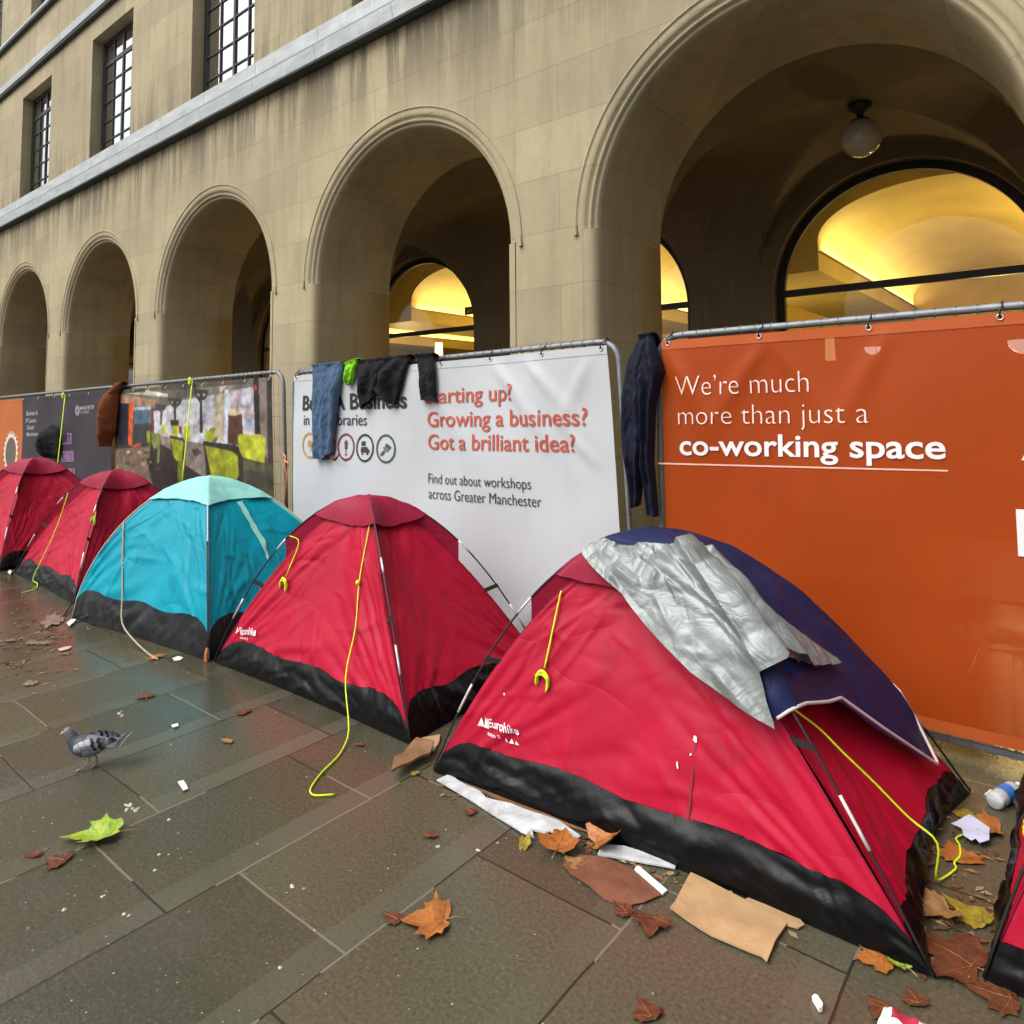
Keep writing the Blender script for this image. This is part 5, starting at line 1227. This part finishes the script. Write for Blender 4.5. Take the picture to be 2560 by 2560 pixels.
    for s, fx in ((1, 0.035), (-1, -0.035)):
        mb = MB(); hip = Vector((-0.005, s * 0.022, 0.070)); kn = Vector((-0.022 + fx * .3, s * 0.022, 0.042)); ft = Vector((fx, s * 0.020, 0.005))
        mb.tube([hip, kn, ft], [0.012, 0.0048, 0.0034], 8)
        for a in (-0.5, 0, 0.5): mb.tube([ft, ft + Vector((0.017 * math.cos(a), 0.017 * math.sin(a), 0.002)), ft + Vector((0.030 * math.cos(a), 0.030 * math.sin(a), -0.002))], [0.0032, 0.0028, 0.0012], 6)
        mb.tube([ft, ft + Vector((-0.014, 0, -0.002))], [0.003, 0.0012], 6)
        mb.build('leg', pink, t, sm=True)
pigeon()

# ------------------------------------------------------------------ fallen leaves
MAPLE = [(0, -.38), (.12, -.44), (.34, -.46), (.50, -.38), (.66, -.34), (.62, -.20), (.74, -.06), (.90, .06), (.70, .12), (.62, .24), (.60, .36), (.44, .30), (.34, .34), (.34, .52), (.24, .62), (.14, .74), (0, .96), (-.12, .74), (-.26, .66), (-.34, .50), (-.33, .33), (-.46, .30), (-.64, .38), (-.62, .22), (-.72, .10), (-.88, .05), (-.72, -.08), (-.62, -.22), (-.64, -.36), (-.46, -.40), (-.32, -.48), (-.12, -.44)]
def leaf_mat(name, c1, c2, rough=0.4):
    mt, n, b = new_mat(name); v = coords(n)
    f = noisen(n, v, 22, 5, 0.65); c = mixc(n, ramp(n, f, .35, .68), c1, c2)
    n.links.new(c, b.inputs['Base Color']); b.inputs['Roughness'].default_value = rough
    bumpn(n, b, noisen(n, v, 45, 4), 0.5, 0.01); return mt
M['leaf_o'] = leaf_mat('orange_leaf', (0.42, 0.155, 0.028), (0.24, 0.075, 0.018)); M['leaf_b'] = leaf_mat('brown_leaf', (0.14, 0.045, 0.018), (0.065, 0.024, 0.012), 0.3)
M['leaf_g'] = leaf_mat('green_yellow_leaf', (0.36, 0.46, 0.03), (0.16, 0.30, 0.02)); M['leaf_y'] = leaf_mat('olive_yellow_leaf', (0.32, 0.25, 0.02), (0.18, 0.13, 0.015), 0.3)
M['leaf_t'] = leaf_mat('tan_leaf', (0.34, 0.20, 0.075), (0.20, 0.10, 0.035), 0.35)
def leaf(u, v, size, ang, mat, label, curl=0.0, stem=True, tilt=0.0, wid=1.0, z=0.006, flat=1.0):
    t = thing('fallen_leaf', label, 'leaf', 'fallen leaves on the pavement'); t.location = ground(u, v, z); t.rotation_euler = (tilt, 0, ang)
    size *= 1.3
    sd = u * 0.01 + v * 0.003; mb = MB(); n_ = len(MAPLE); NR = 7
    P = []
    for k in range(NR + 1):
        f = k / NR; ring = []
        for x, y in MAPLE:
            wob = 1 + 0.08 * math.sin(sd * 40 + x * 9 + y * 5)
            X, Y = x * f * size * wid * wob, (y * f) * size * wob
            zz = size * (curl * (abs(X) / size) ** 1.5 * 1.3 + curl * 0.3 * (Y / size) ** 2) + size * 0.10 * flat * fbm((X / size * 2 + sd, Y / size * 2, sd), 2) * f
            ring.append(Vector((X, Y, max(zz, -0.002) + 0.002)))
        P.append(ring)
    mb.grid(P[::-1], wrap=True)
    mb.build('blade', mat, t, sm=True)
    mb = MB()
    for a in ((0, .9), (.8, .02), (-.8, .04), (.58, -.28), (-.56, -.28)):
        pts = [Vector((a[0] * k / 5 * size * wid * .92, (-.30 + (a[1] + .30) * k / 5) * size * .92, 0)) for k in range(6)]
        for q in pts: q.z = size * (curl * (abs(q.x) / size) ** 1.5 * 1.3 + curl * .3 * (q.y / size) ** 2) + size * 0.10 * flat * fbm((q.x / size * 2 + sd, q.y / size * 2, sd), 2) * .5 + 0.0035
        mb.tube(pts, [0.0008 * (1 - k / 7) for k in range(6)], 4)
    mb.build('veins', M['leaf_t'] if mat is M['leaf_g'] or mat is M['leaf_y'] else M['leaf_o'], t)
    if stem:
        mb = MB(); mb.tube([(0, -.36 * size, 0.004), (0.02 * size, -.6 * size, 0.010), (-.01 * size, -.95 * size, 0.008)], [0.0018, 0.0016, 0.0024], 6); mb.build('stem', M['leaf_t'], t, sm=True)
    return t
ra = lambda deg: R(deg)
leaf(250, 2090, 0.120, ra(140), M['leaf_g'], 'curled yellow green leaf with its stem, lying below the pigeon', curl=0.42, wid=0.62)
leaf(150, 2150, 0.050, ra(120), M['leaf_b'], 'flat wet red brown leaf touching the curled green leaf', stem=False)
leaf(88, 2135, 0.038, ra(150), M['leaf_b'], 'small shredded red brown leaf furthest left, near the curled green leaf', stem=True, wid=.5)
leaf(1082, 2300, 0.088, ra(126), M['leaf_o'], 'orange maple leaf lying alone on the bare flags at the bottom centre', curl=0.10)
leaf(985, 2296, 0.045, ra(95), M['leaf_b'], 'wet brown leaf tip under the left point of the lone orange maple leaf', stem=False, wid=.6)
leaf(1398, 2112, 0.075, ra(20), M['leaf_o'], 'orange brown leaf lying across the end of the long white board', curl=0.25, z=0.02)
leaf(1512, 2098, 0.080, ra(-40), M['leaf_o'], 'large rusty leaf propped against the black skirt of the near tent', curl=0.45, z=0.02, tilt=0.4)
leaf(1313, 2110, 0.045, ra(10), M['leaf_y'], 'narrow upright olive leaf left of the orange brown leaf on the white board', curl=0.5, wid=.5, tilt=.4)
leaf(1440, 2158, 0.048, ra(80), M['leaf_t'], 'dull tan leaf just below the white board end', stem=False)
leaf(1560, 2277, 0.045, ra(70), M['leaf_b'], 'dark brown leaf at the lower edge of the wet brown paper', stem=False, wid=.7)
leaf(1628, 2306, 0.055, ra(200), M['leaf_b'], 'rounded red brown leaf left of the big cardboard sheet', curl=0.15, stem=False, wid=1.1)
leaf(1620, 2532, 0.042, ra(60), M['leaf_b'], 'dark red brown leaf alone near the bottom edge, right of centre', stem=False)
leaf(1178, 2030, 0.030, ra(90), M['leaf_b'], 'small red brown leaf left of the long white board', stem=False)
leaf(1076, 2088, 0.028, ra(30), M['leaf_b'], 'tiny dark leaf on the flag between the yellow cord end and the white board', stem=False)
leaf(862, 1757, 0.036, ra(100), M['leaf_b'], 'dark wet leaf against the skirt of the tent with the white banner behind', stem=False, wid=.6)
leaf(900, 1862, 0.036, ra(130), M['leaf_b'], 'thin dark leaf lying right of the yellow cord on the ground', stem=False, wid=.35)
leaf(365, 1740, 0.050, ra(70), M['leaf_b'], 'faded reddish leaf on the blue green reflection of the turquoise tent', stem=True, flat=.3)
leaf(392, 1642, 0.055, ra(95), M['leaf_o'], 'orange leaf at the foot of the turquoise tent by the tan cord', stem=False)
leaf(610, 1780, 0.045, ra(100), M['leaf_b'], 'pale red brown leaf below the middle of the second red tent', stem=False, flat=.3)
leaf(1038, 1934, 0.022, ra(80), M['leaf_y'], 'small bright yellow leaf below the brown paper bag', stem=False)
leaf(2246, 2408, 0.050, ra(60), M['leaf_g'], 'split yellow green leaf under the front corner of the near tent', curl=0.4, wid=.7)
leaf(2190, 2395, 0.055, ra(130), M['leaf_o'], 'dull orange leaf beside the split yellow green leaf', stem=False)
leaf(2395, 2395, 0.105, ra(75), M['leaf_b'], 'broad rust red leaf on the ground between the two nearest tents', stem=True, wid=1.1)
leaf(2432, 2290, 0.080, ra(60), M['leaf_y'], 'long olive yellow leaf against the right hand tent', stem=False, wid=.7)
leaf(2350, 2280, 0.070, ra(140), M['leaf_t'], 'folded tan leaf right of the near tent corner', curl=0.4, stem=False)
leaf(2400, 2140, 0.075, ra(30), M['leaf_o'], 'orange leaf half under the torn bluish paper', stem=False)
leaf(2470, 2070, 0.075, ra(100), M['leaf_o'], 'bright orange leaf behind the torn bluish paper', curl=.2, stem=False)
leaf(2420, 2040, 0.050, ra(10), M['leaf_y'], 'olive leaf between the near tent and the plastic bottle', stem=False)
leaf(2500, 2490, 0.070, ra(100), M['leaf_b'], 'rust leaf under the front corner of the tent at the right edge', stem=False)
leaf(2205, 2520, 0.040, ra(170), M['leaf_b'], 'small dark leaf just left of the red and white wrapper', stem=False)
leaf(2290, 2500, 0.035, ra(40), M['leaf_b'], 'faint brown leaf above the red and white wrapper', stem=False, flat=.3)

# ------------------------------------------------------------------ paper, card and plastic on the ground
M['card'] = plain('dry_cardboard', (0.40, 0.25, 0.12), 0.8, 0, 0.20, 8, 0.35, 34); M['cardwet'] = plain('wet_cardboard', (0.20, 0.105, 0.05), 0.45, 0, 0.25, 8, 0.4, 20)
M['board'] = plain('white_board', (0.50, 0.52, 0.53), 0.5, 0, 0.30, 14, 0.4, 30); M['paper'] = plain('bluish_paper', (0.52, 0.56, 0.72), 0.7, 0, 0.06, 8); M['whitep'] = plain('white_plastic', (0.75, 0.75, 0.74), 0.35, 0, 0.05, 9)
M['bag'] = plain('wet_brown_paper', (0.17, 0.075, 0.042), 0.28, 0, 0.3, 9, 0.8, 14)
def sheet(name, label, cat, pts, mat, th=0.004, curl=0.0, z=0.003, group=None, bumpy=0.004, tagobj=True, cut=9):
    P_ = [ground(*p) for p in pts]; c = sum(P_, Vector()) / len(P_)
    bm = bmesh.new(); vs_ = [bm.verts.new((p.x - c.x, p.y - c.y, 0)) for p in P_]; f = bm.faces.new(vs_)
    if f.normal.z < 0: f.normal_flip()
    bmesh.ops.triangulate(bm, faces=bm.faces); bmesh.ops.subdivide_edges(bm, edges=bm.edges, cuts=3, use_grid_fill=True)
    r_ = bmesh.ops.extrude_face_region(bm, geom=list(bm.faces)); ex = [g for g in r_['geom'] if isinstance(g, bmesh.types.BMVert)]
    bmesh.ops.translate(bm, verts=ex, vec=(0, 0, th))
    for v_ in bm.verts:
        q = Vector((v_.co.x * 9 + c.x * 3, v_.co.y * 9, c.y)); v_.co.z += bumpy * (1 + noise.noise(q)) + curl * (v_.co.xy.length ** 2) * 6
    bmesh.ops.recalc_face_normals(bm, faces=bm.faces); me = bpy.data.meshes.new(name); bm.to_mesh(me); bm.free()
    o = link(name, me, mat); o.location = (c.x, c.y, z); tag(o, label, cat, group); return o
def cardboard():
    o = sheet('cardboard_sheet', 'large dry tan cardboard sheet with a creased corner in front of the near tent', 'cardboard', [(1675, 2280), (1690, 2262), (1727, 2192), (1760, 2205), (1968, 2318), (1940, 2362), (1918, 2415), (1905, 2402), (1780, 2350)], M['card'], 0.005, bumpy=0.006)
    return o
cardboard()
sheet('cardboard_scrap', 'narrow rounded cardboard scrap sticking out behind the big cardboard sheet', 'cardboard', [(1850, 2262), (1870, 2250), (1992, 2296), (2012, 2318), (1995, 2328), (1968, 2320)], M['card'], 0.004, bumpy=0.003, z=0.001)
sheet('board_strip', 'long torn white board strip in front of the near tent', 'board', [(1092, 1957), (1123, 1943), (1150, 1962), (1200, 1985), (1215, 2002), (1280, 2018), (1340, 2040), (1400, 2062), (1452, 2098), (1410, 2140), (1392, 2128), (1420, 2100), (1375, 2086), (1362, 2092), (1330, 2082), (1335, 2102), (1305, 2088), (1230, 2040), (1150, 1990)], M['board'], 0.006)
sheet('board_strip', 'shorter clean white board strip right of the rusty leaf', 'board', [(1494, 2145), (1504, 2120), (1560, 2125), (1692, 2163), (1688, 2180), (1590, 2160)], M['board'], 0.006)
sheet('plastic_stick', 'white flat plastic stick on the wet brown paper', 'litter', [(1586, 2180), (1592, 2172), (1600, 2174), (1668, 2232), (1656, 2243)], M['whitep'], 0.006, bumpy=0.001)
sheet('plastic_tube', 'short white plastic tube on the bare flags near the bottom right', 'litter', [(2030, 2506), (2036, 2500), (2044, 2502), (2058, 2524), (2056, 2534), (2048, 2536)], M['whitep'], 0.012, bumpy=0.001)
sheet('card_strip', 'muddy brown card strip between the long white board and the near tent', 'cardboard', [(1110, 1945), (1150, 1945), (1290, 1998), (1440, 2052), (1500, 2085), (1490, 2092), (1380, 2056), (1260, 2008)], M['cardwet'], 0.004, z=0.0, bumpy=0.004)
sheet('paper_bag', 'crumpled wet brown paper bag between the two middle red tents', 'paper bag', [(978, 1956), (985, 1925), (1010, 1895), (1042, 1868), (1085, 1882), (1075, 1905), (1040, 1920), (1010, 1938)], M['cardwet'], 0.010, bumpy=0.030)
sheet('cardboard_scrap', 'tan cardboard flap wedged between the skirts of the two middle red tents', 'cardboard', [(1042, 1866), (1056, 1848), (1100, 1843), (1098, 1862), (1085, 1885)], M['card'], 0.004, bumpy=0.006)
sheet('wet_paper', 'sodden brown paper spread flat below the short white board strip', 'paper', [(1408, 2160), (1450, 2140), (1510, 2150), (1590, 2180), (1660, 2240), (1610, 2262), (1560, 2270), (1510, 2252), (1470, 2218), (1425, 2190)], M['bag'], 0.002, z=0.0, bumpy=0.006)
sheet('torn_paper', 'torn pale bluish paper sheet between the two nearest tents', 'paper', [(2379, 2073), (2425, 2055), (2475, 2084), (2474, 2118), (2450, 2125), (2440, 2114), (2430, 2118), (2409, 2104), (2405, 2085)], M['paper'], 0.002, bumpy=0.012, z=0.012)
sheet('paper_scrap', 'small white paper scrap left of the yellow cord end on the flags', 'paper', [(444, 1960), (458, 1956), (466, 1966), (470, 1978), (458, 1983), (452, 1972)], M['whitep'], 0.002, bumpy=0.008)
sheet('paper_scrap', 'tiny white folded scrap right of the pigeon', 'paper', [(428, 1818), (444, 1814), (446, 1820), (432, 1824)], M['whitep'], 0.003, bumpy=0.005)
sheet('paper_scrap', 'pale curved scrap below the second red tent', 'paper', [(553, 1852), (567, 1850), (583, 1854), (578, 1862), (560, 1860)], M['leaf_t'], 0.002, bumpy=0.005)
sheet('paper_scrap', 'white oval scrap at the foot of the turquoise tent', 'paper', [(431, 1648), (445, 1643), (458, 1647), (450, 1653), (436, 1654)], M['whitep'], 0.002, bumpy=0.003)
sheet('paper_scrap', 'pinkish torn scrap on the flags left of the turquoise tent', 'paper', [(145, 1625), (165, 1619), (181, 1619), (172, 1626), (150, 1630)], plain('pink_scrap', (0.55, 0.35, 0.33), 0.6), 0.002, bumpy=0.005)
sheet('paper_scrap', 'white scrap under the left corner of the turquoise tent', 'paper', [(166, 1562), (178, 1553), (190, 1553), (182, 1565), (172, 1572)], M['whitep'], 0.003, bumpy=0.010)
sheet('paper_scrap', 'white crumpled bit by the skirt of the leftmost tent', 'paper', [(19, 1436), (24, 1428), (29, 1434), (26, 1441)], M['whitep'], 0.005, bumpy=0.015)
M['tissue'] = plain('wet_tissue', (0.19, 0.15, 0.115), 0.25, 0, 0.3, 14, 0.6, 30)
for k, (lb, P_) in enumerate((('sodden pale tissue nearest the turquoise tent corner', [(95, 1560), (110, 1540), (140, 1530), (165, 1540), (160, 1560), (130, 1572), (105, 1576)]), ('sodden pale tissue in the row of wet scraps left of the pink scrap', [(50, 1602), (70, 1596), (95, 1606), (130, 1603), (144, 1608), (120, 1618), (85, 1614), (62, 1618)]), ('faint sodden tissue at the far left edge of the flags', [(0, 1604), (30, 1598), (45, 1592), (40, 1604), (10, 1612)]), ('grey wet rag scrap left of the pigeon above it', [(48, 1714), (72, 1700), (88, 1706), (100, 1700), (96, 1714), (70, 1720)]))):
    rq = random.Random(k); cx_ = sum(p[0] for p in P_) / len(P_); cy_ = sum(p[1] for p in P_) / len(P_); Q_ = []
    for q in range(len(P_)):
        a, b = P_[q], P_[(q + 1) % len(P_)]
        for f in (0, .2, .4, .6, .8):
            e = rq.uniform(.45, 1.0); Q_.append((cx_ + (lerp(a[0], b[0], f) - cx_) * e, cy_ + (lerp(a[1], b[1], f) - cy_) * e))
    sheet('wet_tissue', lb, 'tissue', Q_, M['tissue'], 0.002, z=0.0, bumpy=0.006, group='sodden tissues by the turquoise tent')
# wrapper at the bottom edge
t = thing('food_wrapper', 'crumpled red and white food wrapper cut off by the bottom edge', 'wrapper'); t.location = ground(2262, 2580)
mb = MB(); rows = []
for j in range(13):
    r_ = []
    for i in range(17):
        x, y = (i / 16 - .5) * 0.12, (j / 12 - .5) * 0.09; e = 1 - max(abs(i / 8 - 1), abs(j / 6 - 1)) ** 4
        r_.append(Vector((x, y, 0.004 + 0.030 * e * (0.5 + abs(noise.noise(Vector((x * 30, y * 30, 1))))))))
    rows.append(r_)
mb.grid(rows); mb.build('wrapper_film', M['whitep'], t, sm=True)
mb = MB(); mb.grid([[rows[j][i] + Vector((0, 0, 0.002)) for i in range(4, 13)] for j in range(5, 11)]); mb.build('red_print', plain('red_wrapper_ink', (0.45, 0.03, 0.06), 0.4), t, sm=True)
# plastic bottle
def bottle():
    t = thing('plastic_bottle', 'clear plastic bottle with a blue label lying by the right hand tent', 'bottle')
    a, b = ground(2484, 2004, 0.033), ground(2556, 1958, 0.033); d = (b - a).normalized(); t.location = a
    t.rotation_euler = Vector((0, 0, 1)).rotation_difference(d).to_euler()
    mt, n, bs = new_mat('clear_plastic'); bs.inputs['Base Color'].default_value = (0.8, 0.85, 0.85, 1); bs.inputs['Roughness'].default_value = 0.08; bs.inputs['Transmission Weight'].default_value = 0.55; bs.inputs['IOR'].default_value = 1.3
    prof = [(0, 0.0), (0.024, 0.0), (0.031, 0.006), (0.032, 0.02), (0.030, 0.03), (0.032, 0.04), (0.032, 0.06), (0.032, 0.125), (0.030, 0.135), (0.032, 0.145), (0.031, 0.155), (0.024, 0.175), (0.014, 0.19), (0.012, 0.20), (0.0, 0.20)]
    ring = lambda r, z: [Vector((r * math.cos(2 * math.pi * k / 24), r * math.sin(2 * math.pi * k / 24), z)) for k in range(24)]
    mb = MB(); mb.grid([ring(r, z) for r, z in prof], wrap=True); mb.build('bottle_body', mt, t, sm=True)
    mb = MB(); mb.grid([ring(0.0328, 0.062), ring(0.0330, 0.09), ring(0.0328, 0.122)], wrap=True); mb.build('bottle_label', plain('blue_label', (0.04, 0.17, 0.50), 0.35, 0, .3, 20), t, sm=True)
    mb = MB(); mb.grid([ring(r, z) for r, z in ((0, 0.197), (0.0145, 0.197), (0.0148, 0.215), (0.0, 0.216))], wrap=True); mb.build('bottle_cap', M['whitep'], t, sm=True)
bottle()
sheet('plastic_cup_lid', 'crushed clear white plastic lid in front of the bottle', 'litter', [(2462, 2000), (2476, 1988), (2496, 2000), (2510, 2018), (2505, 2026), (2480, 2016)], M['whitep'], 0.006, bumpy=0.020)
# crumbs and grit: too many to count
mb = MB(); rd = random.Random(21)
spots = [(325, 2020, 12), (318, 2012, 10), (340, 2028, 10), (300, 1785, 8), (384, 2175, 4), (397, 2137, 3), (735, 2215, 5), (258, 2240, 4), (160, 2275, 4), (1095, 2115, 5), (1197, 2128, 4), (318, 2287, 8), (700, 2420, 3), (420, 2048, 3)]
def crumb(x, y, s):
    p = ground(x, y, 0.0); n_ = 6; top = p + Vector((0, 0, s * .9)); ring = [p + Vector((s * (.7 + .6 * rd.random()) * math.cos(2 * math.pi * k / n_), s * (.7 + .6 * rd.random()) * math.sin(2 * math.pi * k / n_), 0.001)) for k in range(n_)]
    mb.add(ring + [top], [(k, (k + 1) % n_, n_) for k in range(n_)])
for x, y, r in spots:
    for k in range(5 if r > 6 else 2): crumb(x + rd.uniform(-r, r), y + rd.uniform(-r, r) * .7, 0.004 + 0.004 * rd.random())
for k in range(90): crumb(rd.uniform(-50, 1500), 1650 + 950 * rd.random() ** 0.8, 0.0012 + 0.0022 * rd.random())
cr = mb.build('bread_crumbs', plain('pale_crumbs', (0.50, 0.46, 0.38), 0.8, 0, .2, 50)); tag(cr, 'pale crumbs and grit scattered over the flags', 'crumbs', kind='stuff')
mb = MB(); rd = random.Random(5)
for k in range(420):
    x, y = rd.choice([(rd.uniform(2300, 2500), rd.uniform(2030, 2460)), (rd.uniform(1100, 2000), 0), (rd.gauss(110, 55), rd.gauss(1575, 28)), (rd.gauss(60, 60), rd.gauss(1650, 35))])
    if y == 0: y = 1950 + (x - 1100) * 0.40 + rd.uniform(-10, 40)
    p = ground(x, y, 0.003); a = rd.uniform(0, 6.28); l = rd.uniform(0.006, 0.028); w_ = l * rd.uniform(.25, .6)
    e1, e2 = Vector((math.cos(a), math.sin(a), 0)), Vector((-math.sin(a), math.cos(a), 0)); zc = Vector((0, 0, rd.uniform(.001, .006)))
    mb.add([p - e1 * l, p - e2 * w_ + zc, p + e1 * l, p + e2 * w_ + zc * .5], [(0, 1, 2, 3)], rd.choice([lin(110, 62, 34), lin(80, 48, 30), lin(140, 100, 50), lin(60, 44, 30), lin(150, 130, 90)]))
lf = mb.build('leaf_litter', M['print']); tag(lf, 'shredded wet leaf litter around the tent skirts', 'leaf litter', kind='stuff')
